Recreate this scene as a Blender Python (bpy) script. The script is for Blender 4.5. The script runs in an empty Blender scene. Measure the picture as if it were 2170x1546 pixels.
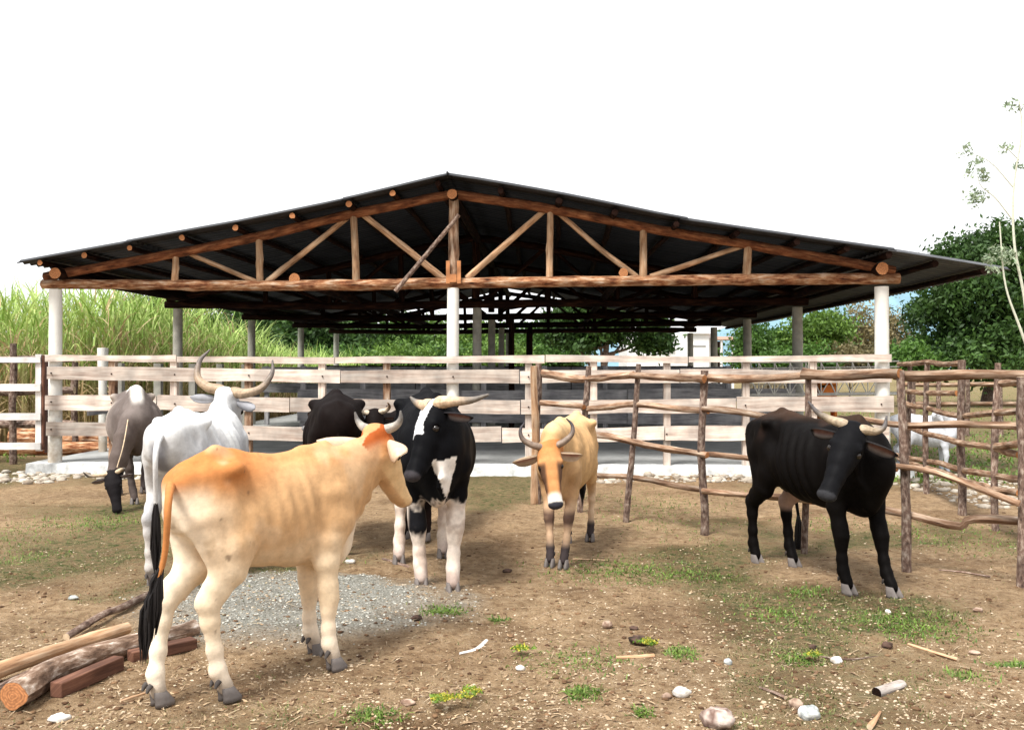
import bpy, math, random
import numpy as np
from mathutils import Vector, noise as mnoise
R = math.radians
rnd = random.Random(7)
C = bpy.context.scene.collection
scn = bpy.context.scene

# ------------------------------------------------------------------ camera, sky, sun, exposure
F = 2000.0; CX = 1085.0; HY = 778.0; CH = 1.6
cam_d = bpy.data.cameras.new('camera'); cam = bpy.data.objects.new('camera', cam_d); C.objects.link(cam)
cam.location = (0, 0, CH); cam.rotation_euler = (R(90), 0, 0)
cam_d.sensor_width = 36; cam_d.lens = 36*F/2170; cam_d.shift_y = 5/2170
cam_d.clip_end = 4000; cam_d.clip_start = 0.05
scn.camera = cam
SUN_EL, SUN_AZ = 58, -142      # azimuth measured clockwise from +Y (behind the camera, left)
world = bpy.data.worlds.new('World'); scn.world = world; world.use_nodes = True
wn = world.node_tree.nodes; wl = world.node_tree.links; wn.clear()
w_out = wn.new('ShaderNodeOutputWorld'); w_bg = wn.new('ShaderNodeBackground')
w_sky = wn.new('ShaderNodeTexSky'); w_sky.sky_type = 'NISHITA'; w_sky.sun_disc = False
w_sky.sun_elevation = R(SUN_EL); w_sky.sun_rotation = R(SUN_AZ)
w_bg.inputs['Strength'].default_value = 0.085
w_tc = wn.new('ShaderNodeTexCoord'); w_no = wn.new('ShaderNodeTexNoise'); w_no.inputs['Scale'].default_value = 1.6
w_no.inputs['Detail'].default_value = 5
w_ra = wn.new('ShaderNodeValToRGB'); w_ra.color_ramp.elements[0].position = .24; w_ra.color_ramp.elements[1].position = .42
w_ra.color_ramp.elements[0].color = (.35, .35, .35, 1)
w_mx = wn.new('ShaderNodeMix'); w_mx.data_type = 'RGBA'
w_mx.inputs[7].default_value = (9.3, 9.4, 9.6, 1)      # bright thin overcast, same radiance units as the sky texture
wl.new(w_tc.outputs['Generated'], w_no.inputs['Vector']); wl.new(w_no.outputs['Fac'], w_ra.inputs['Fac'])
wl.new(w_ra.outputs['Color'], w_mx.inputs[0]); wl.new(w_sky.outputs['Color'], w_mx.inputs[6])
wl.new(w_mx.outputs[2], w_bg.inputs['Color']); wl.new(w_bg.outputs['Background'], w_out.inputs['Surface'])
sl = bpy.data.lights.new('sun', 'SUN'); sl.energy = 3.5; sl.angle = R(18); sl.color = (1, .965, .91)
so = bpy.data.objects.new('sun', sl); C.objects.link(so)
sd = Vector((math.sin(R(SUN_AZ))*math.cos(R(SUN_EL)), math.cos(R(SUN_AZ))*math.cos(R(SUN_EL)), math.sin(R(SUN_EL))))
so.rotation_euler = sd.to_track_quat('Z', 'Y').to_euler(); so.location = sd*60
vs = scn.view_settings; vs.view_transform = 'Standard'; vs.look = 'None'; vs.gamma = 1; vs.exposure = 0.80
scn.cycles.max_bounces = 6; scn.cycles.diffuse_bounces = 3; scn.cycles.transparent_max_bounces = 4

# ------------------------------------------------------------------ helpers
def W(px, py, d): return np.array([(px-CX)/F*d, d, CH-(py-HY)/F*d])
def G(px, py):                       # ground point under a pixel
    d = CH*F/(py-HY); return np.array([(px-CX)/F*d, d, 0.0])
def _h(ix, iy, iz, s):
    n = (ix*73856093) ^ (iy*19349663) ^ (iz*83492791) ^ (s*2654435761 % 2147483647)
    n = (n ^ (n >> 13))*1274126177 & 0x7fffffff
    return ((n ^ (n >> 16)) & 0xffff)/65535.0
def vnoise(x, y, z=0.0, s=0):
    x, y, z = np.broadcast_arrays(np.asarray(x, float), np.asarray(y, float), np.asarray(z, float))
    ix = np.floor(x).astype(np.int64); iy = np.floor(y).astype(np.int64); iz = np.floor(z).astype(np.int64)
    fx, fy, fz = x-ix, y-iy, z-iz
    fx, fy, fz = [t*t*(3-2*t) for t in (fx, fy, fz)]
    r = 0
    for a in (0, 1):
        for b in (0, 1):
            for c in (0, 1):
                w = (fx if a else 1-fx)*(fy if b else 1-fy)*(fz if c else 1-fz)
                r = r + w*_h(ix+a, iy+b, iz+c, s)
    return r
def fbm(x, y, z=0.0, s=0, o=3):
    r = 0; a = .5; t = 0
    for i in range(o):
        r = r+a*vnoise(np.asarray(x)*2**i+i*7.3, np.asarray(y)*2**i+i*3.1, np.asarray(z)*2**i, s+i); t += a; a *= .5
    return r/t
def ss(a, b, x):
    t = np.clip((x-a)/(b-a), 0, 1); return t*t*(3-2*t)

def link(o, parent=None):
    C.objects.link(o)
    if parent is not None: o.parent = parent
    return o
def tag(o, label=None, cat=None, group=None, kind=None):
    if label: o['label'] = label
    if cat: o['category'] = cat
    if group: o['group'] = group
    if kind: o['kind'] = kind
    return o
def thing(name, label, cat, loc=(0, 0, 0), rz=0, group=None):
    o = bpy.data.objects.new(name, None); C.objects.link(o); o.empty_display_size = .1
    o.location = loc; o.rotation_euler = (0, 0, rz)
    return tag(o, label, cat, group)
def mesh_obj(name, V, Fq, mats, parent=None, uv=None, col=None, mi=None, smooth=True):
    """V (n,3); Fq (m,4) array or list of tuples.  Parent is an Empty that is not rotated/scaled: V is in parent space."""
    me = bpy.data.meshes.new(name)
    V = np.asarray(V, float)
    if isinstance(Fq, np.ndarray):
        m, k = Fq.shape
        me.vertices.add(len(V)); me.vertices.foreach_set('co', V.ravel().astype(np.float32))
        me.loops.add(m*k); me.loops.foreach_set('vertex_index', Fq.ravel().astype(np.int32))
        me.polygons.add(m); me.polygons.foreach_set('loop_start', (np.arange(m)*k).astype(np.int32))
        me.update(calc_edges=True)
    else:
        me.from_pydata([tuple(v) for v in V], [], Fq)
    me.validate(verbose=False)
    if not isinstance(mats, (list, tuple)): mats = [mats]
    for m_ in mats: me.materials.append(m_)
    if smooth is True: me.polygons.foreach_set('use_smooth', [True]*len(me.polygons))
    if mi is not None: me.polygons.foreach_set('material_index', np.asarray(mi, np.int32))
    if uv is not None:                      # per-vertex uv
        l = me.uv_layers.new(name='UVMap'); idx = np.empty(len(me.loops), np.int32); me.loops.foreach_get('vertex_index', idx)
        l.data.foreach_set('uv', np.asarray(uv, np.float32)[idx].ravel())
    if col is not None:
        a = me.color_attributes.new('Col', 'FLOAT_COLOR', 'POINT')
        c = np.ones((len(V), 4), np.float32); c[:, :3] = col; a.data.foreach_set('color', c.ravel())
    me.update()
    o = bpy.data.objects.new(name, me)
    return link(o, parent)

class MB:
    """collects geometry for ONE mesh"""
    def __init__(s): s.V = []; s.F = []; s.U = []; s.M = []; s.Cc = []; s.n = 0
    def add(s, V, Fl, uv=None, m=0, col=(1, 1, 1)):
        V = np.asarray(V, float); s.V.append(V)
        s.F += [tuple(int(i)+s.n for i in f) for f in Fl]; s.M += ([m]*len(Fl) if np.isscalar(m) else list(m))
        s.U.append(np.zeros((len(V), 2)) if uv is None else np.asarray(uv, float))
        c = np.asarray(col, float); s.Cc.append(np.tile(c, (len(V), 1)) if c.ndim == 1 else c)
        s.n += len(V); return s
    def build(s, name, mats, parent=None, smooth=True, col=False):
        return mesh_obj(name, np.vstack(s.V), s.F, mats, parent, uv=np.vstack(s.U), mi=s.M, smooth=smooth, col=np.vstack(s.Cc) if col else None)

def box_geo(c, sx, sy, sz, rz=0):
    """box centred at c"""
    V = []; 
    for dx in (-.5, .5):
        for dy in (-.5, .5):
            for dz in (-.5, .5):
                x, y, z = dx*sx, dy*sy, dz*sz
                V.append((c[0]+x*math.cos(rz)-y*math.sin(rz), c[1]+x*math.sin(rz)+y*math.cos(rz), c[2]+z))
    Fl = [(0, 1, 3, 2), (4, 6, 7, 5), (0, 4, 5, 1), (2, 3, 7, 6), (0, 2, 6, 4), (1, 5, 7, 3)]
    return V, Fl
def tube_geo(P, rad, sides=10, rough=0.0, seed=0, caps=True, freq=6.0, knots=0):
    """bark-like tube along polyline P with radius list; returns V,F,UV,material index (1 = cut end)"""
    P = np.asarray(P, float); n = len(P); rad = np.asarray(rad, float)*np.ones(n)
    V = []; UV = []; L = 0; off = rnd.random()*10
    T = np.gradient(P, axis=0); T /= np.linalg.norm(T, axis=1)[:, None]+1e-9
    ref = np.array([0, 0, 1.]) if abs(T[n//2][2]) < .8 else np.array([0, 1., 0])
    kn = [(rnd.random()*n, rnd.random()*2*math.pi, rnd.uniform(.12, .35)) for _ in range(knots)]
    for i in range(n):
        if i: L += np.linalg.norm(P[i]-P[i-1])
        a = np.cross(T[i], ref); a /= np.linalg.norm(a)+1e-9; b = np.cross(T[i], a)
        for j in range(sides+1):
            th = 2*math.pi*(j % sides)/sides
            r = rad[i]
            if rough:
                r *= 1+rough*2*(float(vnoise(L*freq, math.cos(th)*1.7+5, math.sin(th)*1.7+seed, seed))-.5)
                r *= 1+rough*.9*(float(vnoise(L*freq*3, math.cos(th)*5+5, math.sin(th)*5+seed, seed+3))-.5)
            for (ki, ka, kh) in kn:
                dd = ((i-ki)*1.0)**2+(math.atan2(math.sin(th-ka), math.cos(th-ka))*1.6)**2
                r *= 1+kh*math.exp(-dd)
            V.append(P[i]+(a*math.cos(th)+b*math.sin(th))*r); UV.append((j/sides*2*math.pi*rad[0]+off, L+off*3))
    S = sides+1; Fl = []; M = []
    for i in range(n-1):
        for j in range(sides): Fl.append((i*S+j, i*S+j+1, (i+1)*S+j+1, (i+1)*S+j)); M.append(0)
    if caps:
        for e in (0, n-1):
            c = len(V); V.append(P[e]+T[e]*(-1 if e == 0 else 1)*rad[e]*.05); UV.append((.0, .0))
            k0 = len(V)
            for j in range(sides): V.append(V[e*S+j]+0); UV.append((math.cos(2*math.pi*j/sides), math.sin(2*math.pi*j/sides)))
            for j in range(sides):
                f = (c, k0+(j+1) % sides, k0+j); Fl.append(f if e == 0 else f[::-1]); M.append(1)
    return np.array(V), Fl, np.array(UV), M
def resample(P, n):
    P = np.asarray(P, float); t = np.r_[0, np.cumsum(np.linalg.norm(np.diff(P, axis=0), axis=1))]
    q = np.linspace(0, t[-1], n); return np.stack([np.interp(q, t, P[:, k]) for k in range(3)], 1), q/t[-1]
def smooth_path(P, n):
    P = np.asarray(P, float)
    Pp = np.vstack([2*P[0]-P[1], P, 2*P[-1]-P[-2]]); out = []
    m = len(P)-1
    for q in np.linspace(0, m-1e-6, n):
        i = int(q); t = q-i; a, b, c, d = Pp[i:i+4]
        out.append(.5*((2*b)+(-a+c)*t+(2*a-5*b+4*c-d)*t*t+(-a+3*b-3*c+d)*t**3))
    return np.array(out)
def log(name, p0, p1, r0, r1, parent=None, mats=None, bend=.02, rough=.14, seg=None, sides=12, knots=3, via=None):
    p0 = np.asarray(p0, float); p1 = np.asarray(p1, float); L = np.linalg.norm(p1-p0)
    n = seg or max(5, int(L/.12))
    if via is not None: P = smooth_path([p0]+[np.asarray(v, float) for v in via]+[p1], n)
    else:
        t = np.linspace(0, 1, n)[:, None]; P = p0+(p1-p0)*t
    s = rnd.randrange(9999); t = np.linspace(0, 1, n)
    w = np.stack([np.array([float(vnoise(q*L*1.1, s+k*3.3, 0, s))-.5 for q in t]) for k in range(3)], 1)*2*bend
    P = P+w*np.sin(np.pi*np.clip(t, .04, .96))[:, None]**.4
    rad = r0+(r1-r0)*t
    V, Fl, UV, M = tube_geo(P, rad, sides, rough, s, knots=knots)
    return MB().add(V, Fl, UV, M).build(name, mats or [M_bark, M_cut], parent)
def board(name, p0, p1, hgt, thick, parent, mat, ny=(0, -1, 0), wav=.012, zoff=True):
    """plank from p0 to p1 (centre line), height hgt in z, thickness along horizontal normal"""
    p0 = np.asarray(p0, float); p1 = np.asarray(p1, float); d = p1-p0; L = np.linalg.norm(d); d /= L
    nrm = np.cross(d, [0, 0, 1]); nrm /= np.linalg.norm(nrm); up = np.cross(nrm, d)
    n = max(4, int(L/.25)); s = rnd.random()*100; V = []; UV = []; o = rnd.random()*20; Fl = []
    for i in range(n):
        t = i/(n-1); c = p0+(p1-p0)*t+nrm*wav*2*(float(vnoise(t*L*.6, s))-.5)
        e1 = hgt/2+wav*1.3*(float(vnoise(t*L*1.3, s+9))-.5)*2; e0 = hgt/2+wav*1.3*(float(vnoise(t*L*1.3, s+29))-.5)*2
        for (a, b, u) in ((-.5, -e0, 0), (-.5, e1, hgt), (.5, e1, hgt+thick), (.5, -e0, 2*hgt)):
            V.append(c+nrm*a*thick+up*b); UV.append((u+o, t*L+o))
    for i in range(n-1):
        for j in range(4): Fl.append((i*4+j, i*4+(j+1) % 4, (i+1)*4+(j+1) % 4, (i+1)*4+j))
    Fl += [(3, 2, 1, 0), tuple((n-1)*4+k for k in range(4))]
    return MB().add(V, Fl, UV).build(name, mat, parent, smooth=False)

# ------------------------------------------------------------------ materials
def newmat(name):
    m = bpy.data.materials.new(name); m.use_nodes = True; nt = m.node_tree; nt.nodes.clear()
    o = nt.nodes.new('ShaderNodeOutputMaterial'); b = nt.nodes.new('ShaderNodeBsdfPrincipled')
    nt.links.new(b.outputs[0], o.inputs[0]); return m, nt, b
def nd(nt, t, **k):
    n = nt.nodes.new(t)
    for a, v in k.items():
        if a in n.inputs: n.inputs[a].default_value = v
        else: setattr(n, a, v)
    return n
def ramp(nt, stops, src):
    r = nt.nodes.new('ShaderNodeValToRGB'); e = r.color_ramp.elements
    while len(e) < len(stops): e.new(.5)
    for i, (p, c) in enumerate(stops): e[i].position = p; e[i].color = (*c, 1)
    nt.links.new(src, r.inputs['Fac']); return r.outputs['Color']
def mixc(nt, fac, a, b, mode='MIX'):
    m = nt.nodes.new('ShaderNodeMix'); m.data_type = 'RGBA'; m.blend_type = mode
    for s, v in ((0, fac), (6, a), (7, b)):
        if isinstance(v, (int, float)): m.inputs[s].default_value = v
        elif isinstance(v, tuple): m.inputs[s].default_value = (*v, 1)
        else: nt.links.new(v, m.inputs[s])
    return m.outputs[2]
def bump(nt, b, h, dist=.01, strength=.6):
    n = nd(nt, 'ShaderNodeBump', Distance=dist, Strength=strength); nt.links.new(h, n.inputs['Height']); nt.links.new(n.outputs[0], b.inputs['Normal'])
def wood_mat(name, stops, scale=1.0, stretch=9.0, rough=.85, bdist=.01, var=.25, bstr=.8, spec=.25):
    """grain runs along v of the uv map; each object varies a little"""
    m, nt, b = newmat(name)
    uv = nd(nt, 'ShaderNodeUVMap'); mp = nd(nt, 'ShaderNodeMapping'); mp.inputs['Scale'].default_value = (38*scale, 38*scale/stretch, 1)
    nt.links.new(uv.outputs[0], mp.inputs[0])
    n1 = nd(nt, 'ShaderNodeTexNoise', Scale=1.0, Detail=6.0, Roughness=.65); nt.links.new(mp.outputs[0], n1.inputs['Vector'])
    n2 = nd(nt, 'ShaderNodeTexNoise', Scale=3.0, Detail=3.0); nt.links.new(uv.outputs[0], n2.inputs['Vector'])
    c = ramp(nt, stops, n1.outputs['Fac'])
    c = mixc(nt, .6, c, ramp(nt, [(.35, (.45, .45, .45)), (.65, (1.25, 1.2, 1.15))], n2.outputs['Fac']), 'MULTIPLY')
    oi = nd(nt, 'ShaderNodeObjectInfo')
    c = mixc(nt, 1.0, c, ramp(nt, [(0, (1-var, 1-var, 1-var)), (1, (1+var*.6, 1+var*.6, 1+var*.6))], oi.outputs['Random']), 'MULTIPLY')
    nt.links.new(c, b.inputs['Base Color']); b.inputs['Roughness'].default_value = rough; b.inputs['Specular IOR Level'].default_value = spec
    bump(nt, b, n1.outputs['Fac'], bdist, bstr); return m
def plain(name, col, rough=.7, var=.2, scale=8.0, bd=.004, spec=.3, coord='Object', det=6.0):
    m, nt, b = newmat(name); tc = nd(nt, 'ShaderNodeTexCoord')
    n1 = nd(nt, 'ShaderNodeTexNoise', Scale=scale, Detail=det, Roughness=.65); nt.links.new(tc.outputs[coord], n1.inputs['Vector'])
    c = ramp(nt, [(.3, tuple(x*(1-var) for x in col)), (.7, tuple(min(1, x*(1+var)) for x in col))], n1.outputs['Fac'])
    nt.links.new(c, b.inputs['Base Color']); b.inputs['Roughness'].default_value = rough; b.inputs['Specular IOR Level'].default_value = spec
    if bd: bump(nt, b, n1.outputs['Fac'], bd, .6)
    return m
def vcol_mat(name, rough=.75, nscale=60.0, bd=.002, spec=.25, sheen=0.0, var=.12, trans=0.0):
    m, nt, b = newmat(name); at = nd(nt, 'ShaderNodeAttribute'); at.attribute_name = 'Col'; tc = nd(nt, 'ShaderNodeTexCoord')
    n1 = nd(nt, 'ShaderNodeTexNoise', Scale=nscale, Detail=5.0, Roughness=.7); nt.links.new(tc.outputs['Object'], n1.inputs['Vector'])
    c = mixc(nt, 1.0, at.outputs['Color'], ramp(nt, [(.3, (1-var,)*3), (.7, (1+var*.7,)*3)], n1.outputs['Fac']), 'MULTIPLY')
    nt.links.new(c, b.inputs['Base Color']); b.inputs['Roughness'].default_value = rough; b.inputs['Specular IOR Level'].default_value = spec
    b.inputs['Sheen Weight'].default_value = sheen
    if trans:
        t = nd(nt, 'ShaderNodeBsdfTranslucent'); ms = nt.nodes.new('ShaderNodeMixShader'); ms.inputs[0].default_value = trans
        nt.links.new(c, t.inputs[0]); nt.links.new(b.outputs[0], ms.inputs[1]); nt.links.new(t.outputs[0], ms.inputs[2])
        o = [n for n in nt.nodes if n.type == 'OUTPUT_MATERIAL'][0]; nt.links.new(ms.outputs[0], o.inputs[0])
    if bd: bump(nt, b, n1.outputs['Fac'], bd, .7)
    return m
M_bark = wood_mat('bark_log', [(.32, (.03, .010, .005)), (.43, (.24, .085, .035)), (.54, (.50, .27, .14)), (.66, (.74, .58, .44))], bdist=.03, stretch=5, scale=.45)
M_bark_dark = wood_mat('shaded_roof_log', [(.3, (.002, .001, .001)), (.5, (.016, .006, .004)), (.7, (.06, .026, .014))], bdist=.015, scale=.5, spec=.1)  # dark copy of the bark, with the under-roof shade in its colour
M_chord = wood_mat('rafter_log', [(.3, (.02, .008, .005)), (.48, (.20, .07, .03)), (.7, (.40, .19, .09))], bdist=.02, stretch=5, scale=.5, var=.1)
M_peeled = wood_mat('peeled_pole', [(.28, (.10, .045, .025)), (.45, (.42, .25, .14)), (.62, (.58, .42, .28)), (.8, (.66, .55, .42))], bdist=.008, stretch=9, scale=.6)
M_rail = wood_mat('fence_rail', [(.3, (.05, .02, .012)), (.46, (.24, .14, .085)), (.6, (.42, .31, .225)), (.75, (.64, .57, .50))], bdist=.012, stretch=8, scale=.6)
M_fpost = wood_mat('fence_post_bark', [(.3, (.03, .02, .017)), (.48, (.17, .11, .085)), (.62, (.35, .28, .23)), (.78, (.56, .51, .47))], bdist=.018, stretch=2.2, scale=.8)
M_cut = plain('cut_wood', (.50, .19, .065), .8, .3, 25, .003)
def cut_mat(name, col):
    m, nt, b = newmat(name); uv = nd(nt, 'ShaderNodeUVMap'); w = nd(nt, 'ShaderNodeTexWave', Scale=1.6, Distortion=2.5, Detail=3.0); w.wave_type = 'RINGS'; w.rings_direction = 'Z'; nt.links.new(uv.outputs[0], w.inputs['Vector'])
    n_ = nd(nt, 'ShaderNodeTexNoise', Scale=4.0, Detail=5.0); nt.links.new(uv.outputs[0], n_.inputs['Vector'])
    c = ramp(nt, [(.2, tuple(x*.78 for x in col)), (.8, tuple(x*1.05 for x in col))], w.outputs['Fac']); c = mixc(nt, .7, c, ramp(nt, [(.35, (.45, .42, .4)), (.6, (1.1, 1.1, 1.1))], n_.outputs['Fac']), 'MULTIPLY')
    nt.links.new(c, b.inputs['Base Color']); b.inputs['Roughness'].default_value = .85; return m
M_cut = cut_mat('cut_wood_rings', (.50, .21, .08))
M_cutd = plain('cut_wood_dull', (.34, .14, .05), .8, .3, 25, .003)
M_cutl = plain('cut_wood_pale', (.55, .42, .28), .8, .3, 25, .003)
M_board = wood_mat('weathered_board', [(.22, (.20, .14, .11)), (.40, (.52, .42, .36)), (.55, (.68, .60, .53)), (.8, (.80, .75, .69))], scale=.7, stretch=20, bdist=.005, var=.30)
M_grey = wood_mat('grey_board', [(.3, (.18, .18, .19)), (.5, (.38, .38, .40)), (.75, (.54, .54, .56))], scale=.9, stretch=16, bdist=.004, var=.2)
M_wpaint = wood_mat('white_painted_board', [(.28, (.48, .42, .38)), (.40, (.72, .69, .67)), (.7, (.80, .79, .78))], scale=.8, stretch=10, bdist=.003, var=.05)
M_timber = wood_mat('red_timber', [(.3, (.05, .022, .016)), (.55, (.15, .07, .045)), (.8, (.24, .13, .085))], stretch=12, bdist=.004)
M_post = plain('whitewashed_post', (.78, .77, .72), .85, .06, 7, .006)
_nt = M_post.node_tree; _b = [n for n in _nt.nodes if n.type == 'BSDF_PRINCIPLED'][0]; _src = _b.inputs['Base Color'].links[0].from_socket
_g = nd(_nt, 'ShaderNodeNewGeometry'); _s = nd(_nt, 'ShaderNodeSeparateXYZ'); _nt.links.new(_g.outputs['Position'], _s.inputs[0])
_n = nd(_nt, 'ShaderNodeTexNoise', Scale=9.0, Detail=6.0); _nt.links.new(_g.outputs['Position'], _n.inputs['Vector'])
_m = nd(_nt, 'ShaderNodeMath', operation='MULTIPLY_ADD'); _m.inputs[1].default_value = 1.6; _nt.links.new(_n.outputs['Fac'], _m.inputs[0]); _mz = nd(_nt, 'ShaderNodeMath', operation='MULTIPLY'); _mz.inputs[1].default_value = -.55
_nt.links.new(_s.outputs[2], _mz.inputs[0]); _nt.links.new(_mz.outputs[0], _m.inputs[2])
_nt.links.new(mixc(_nt, ramp(_nt, [(.25, (0, 0, 0)), (.8, (.75, .75, .75))], _m.outputs[0]), _src, (.36, .27, .18)), _b.inputs['Base Color'])
M_conc = plain('concrete_post', (.40, .39, .34), .9, .25, 6, .006)
M_slab = plain('concrete', (.36, .365, .36), .9, .25, 3, .01)
M_kerb = plain('lime_washed_kerb', (.62, .63, .62), .9, .35, 9, .02)
M_dark = plain('dark_gap', (.03, .012, .008), .8, .3)
M_steel = plain('galvanised_rod', (.62, .60, .55), .5, .15, 10, 0)
M_white = plain('white_wall', (.80, .80, .80), .8, .04, 2, .003)
M_orange = plain('rusty_orange_paint', (.60, .18, .03), .7, .3, 6, .004)
M_stone = vcol_mat('stone', .9, 30, .006, .2, var=.3)
M_leaf = vcol_mat('leaf', .55, 3, 0, .35, var=.35, trans=.3)
M_hide = vcol_mat('cow_hide', .78, 22, .004, .15, .0, var=.16)
M_hideb = vcol_mat('black_cow_hide', .6, 22, .0035, .045, .0, var=.2)
M_horn = vcol_mat('horn', .5, 26, .004, .35, var=.45)
M_hair = vcol_mat('hair', .6, 90, 0, .3, var=.2)
M_eye, _nt, _b = newmat('eye'); _b.inputs['Base Color'].default_value = (.012, .008, .006, 1); _b.inputs['Roughness'].default_value = .12
# corrugated sheet, coloured near black to carry the shade under the roof
M_sheet, nt, b = newmat('corrugated_sheet'); tc = nd(nt, 'ShaderNodeTexCoord')
n1 = nd(nt, 'ShaderNodeTexNoise', Scale=2.2, Detail=6.0, Roughness=.7); nt.links.new(tc.outputs['Object'], n1.inputs['Vector'])
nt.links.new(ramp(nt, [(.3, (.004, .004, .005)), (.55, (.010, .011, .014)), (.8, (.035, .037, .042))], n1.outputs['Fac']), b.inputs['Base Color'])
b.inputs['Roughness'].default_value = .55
M_sheet2 = plain('highlit_sheet', (.08, .083, .09), .5, .3, 2, 0)  # lighter sheet colour, stands in for the highlight along the right eave
M_ground, nt, b = newmat('dirt_ground'); tc = nd(nt, 'ShaderNodeTexCoord'); at = nd(nt, 'ShaderNodeAttribute'); at.attribute_name = 'Col'
sep = nd(nt, 'ShaderNodeSeparateColor'); nt.links.new(at.outputs['Color'], sep.inputs[0])
nA = nd(nt, 'ShaderNodeTexNoise', Scale=1.3, Detail=9.0, Roughness=.68); nB = nd(nt, 'ShaderNodeTexNoise', Scale=11.0, Detail=8.0, Roughness=.75)
nC = nd(nt, 'ShaderNodeTexNoise', Scale=45.0, Detail=5.0, Roughness=.8); vo = nd(nt, 'ShaderNodeTexVoronoi', Scale=38.0); vo2 = nd(nt, 'ShaderNodeTexVoronoi', Scale=90.0)
for n_ in (nA, nB, nC, vo, vo2): nt.links.new(tc.outputs['Object'], n_.inputs['Vector'])
dirt = ramp(nt, [(.30, (.17, .105, .06)), (.42, (.41, .275, .155)), (.56, (.59, .42, .255)), (.75, (.70, .56, .39))], nB.outputs['Fac'])
dirt = mixc(nt, .55, dirt, ramp(nt, [(.32, (.55, .5, .45)), (.68, (1.25, 1.2, 1.15))], nA.outputs['Fac']), 'MULTIPLY')
speck = ramp(nt, [(.0, (1, 1, 1)), (.16, (1, 1, 1)), (.24, (0, 0, 0))], vo.outputs['Distance'])
speckm = mixc(nt, 1.0, speck, ramp(nt, [(.50, (0, 0, 0)), (.62, (1, 1, 1))], nC.outputs['Fac']), 'MULTIPLY')
dirt = mixc(nt, speckm, dirt, (.55, .46, .36))
dk = ramp(nt, [(.34, (.28, .24, .20)), (.47, (1, 1, 1))], nC.outputs['Fac']); dirt = mixc(nt, .8, dirt, dk, 'MULTIPLY')
grs = ramp(nt, [(.35, (.045, .06, .018)), (.6, (.12, .145, .045)), (.8, (.22, .21, .085))], nC.outputs['Fac'])
gm = nd(nt, 'ShaderNodeMath', operation='MULTIPLY'); nt.links.new(sep.outputs[1], gm.inputs[0]); 
gr2 = ramp(nt, [(.36, (0, 0, 0)), (.60, (1, 1, 1))], nB.outputs['Fac']); nt.links.new(gr2, gm.inputs[1])
gravel = ramp(nt, [(.1, (.20, .20, .17)), (.45, (.40, .40, .35)), (.8, (.60, .59, .53))], vo2.outputs['Color'])
colr = mixc(nt, gm.outputs[0], dirt, grs); colr = mixc(nt, sep.outputs[0], colr, gravel); 
darkened = mixc(nt, sep.outputs[2], colr, mixc(nt, 1.0, colr, (.45, .38, .33), 'MULTIPLY'))  # multiplied darker in the hole and the dung patches
nt.links.new(darkened, b.inputs['Base Color']); b.inputs['Roughness'].default_value = .95; b.inputs['Specular IOR Level'].default_value = .15
hs = nd(nt, 'ShaderNodeMath', operation='ADD'); nt.links.new(nB.outputs['Fac'], hs.inputs[0]); nt.links.new(nC.outputs['Fac'], hs.inputs[1])
bump(nt, b, hs.outputs[0], .06, 1.0)
M_pasture = None

# ------------------------------------------------------------------ ground
def gravel_mask(x, y):
    # pale gravel spread left of the middle, round (-1.25, 6.4)
    e = ((x+1.45)/1.05)**2+((y-6.35)/.85)**2
    return ss(1.45, .45, e+1.4*(fbm(x*1.9, y*1.9, 0, 5)-.5))*.92
def grass_mask(x, y):
    n = fbm(x*.55+3, y*.55, 0, 11, 4); m = ss(.50, .66, n)
    m = m*(1-gravel_mask(x, y))
    m = m*np.where(y < 5.2, .55, 1.0)
    far = ss(20, 26, y)
    side = ss(3.2, 5.0, x)*ss(11.5, 14, y)+ss(24, 27, y)+ss(-8.3, -9.6, x)*ss(12, 16, y)
    left = ss(-1.5, -3.2, x)*ss(6.5, 7.6, y)*ss(12, 10.5, y)*.65
    return np.clip(np.maximum(m, np.maximum(side, left*ss(.35, .6, n))), 0, 1)
_pr = np.random.default_rng(77)
PRINTS = [(_pr.uniform(-4.5, 5), 3.9+_pr.random()**1.3*6, _pr.uniform(.04, .075), _pr.uniform(.008, .022)) for _ in range(260)]
def gz(x, y):
    x = np.asarray(x, float); y = np.asarray(y, float)
    near = ss(16, 13, y)*ss(14, 10, np.abs(x))
    z = (fbm(x*.8, y*.8, 0, 2, 3)-.5)*.05+(fbm(x*5, y*5, 0, 3, 4)-.5)*.045
    hole = -.05*np.exp(-(((x+.5)/.35)**2+((y-4.18)/.14)**2))
    m = (np.abs(x) < 6.5) & (y < 13) & (y > 3.5); pr = np.zeros_like(z)
    if m.any():
        xm, ym = x[m], y[m]; q = np.zeros_like(xm)
        for (a, b_, r_, dp) in PRINTS: q -= dp*np.exp(-(((xm-a)/r_)**2+((ym-b_)/r_)**2)**1.5)
        pr[m] = q+.05*gravel_mask(xm, ym)
    return z*near+hole+pr
def axis(core0, core1, step, outer):
    a = list(np.arange(core0, core1, step)); s = step; x = core1; hi = []
    while x < outer: hi.append(x); s *= 1.28; x += s
    hi.append(outer); s = step; x = core0; lo = []
    while x > -outer: s *= 1.28; x -= s; lo.append(max(x, -outer))
    return np.array(lo[::-1]+a+hi)
xs = axis(-5.2, 5.2, .035, 900); ys = axis(3.6, 11.0, .035, 1500); ys = ys[ys > -60]
X, Y = np.meshgrid(xs, ys, indexing='ij'); Z = gz(X, Y)
nx, ny = X.shape; I = np.arange(nx*ny).reshape(nx, ny)
Fq = np.stack([I[:-1, :-1], I[1:, :-1], I[1:, 1:], I[:-1, 1:]], -1).reshape(-1, 4)
gc = np.zeros((nx*ny, 3)); gc[:, 0] = gravel_mask(X, Y).ravel(); gc[:, 1] = grass_mask(X, Y).ravel()
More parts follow.
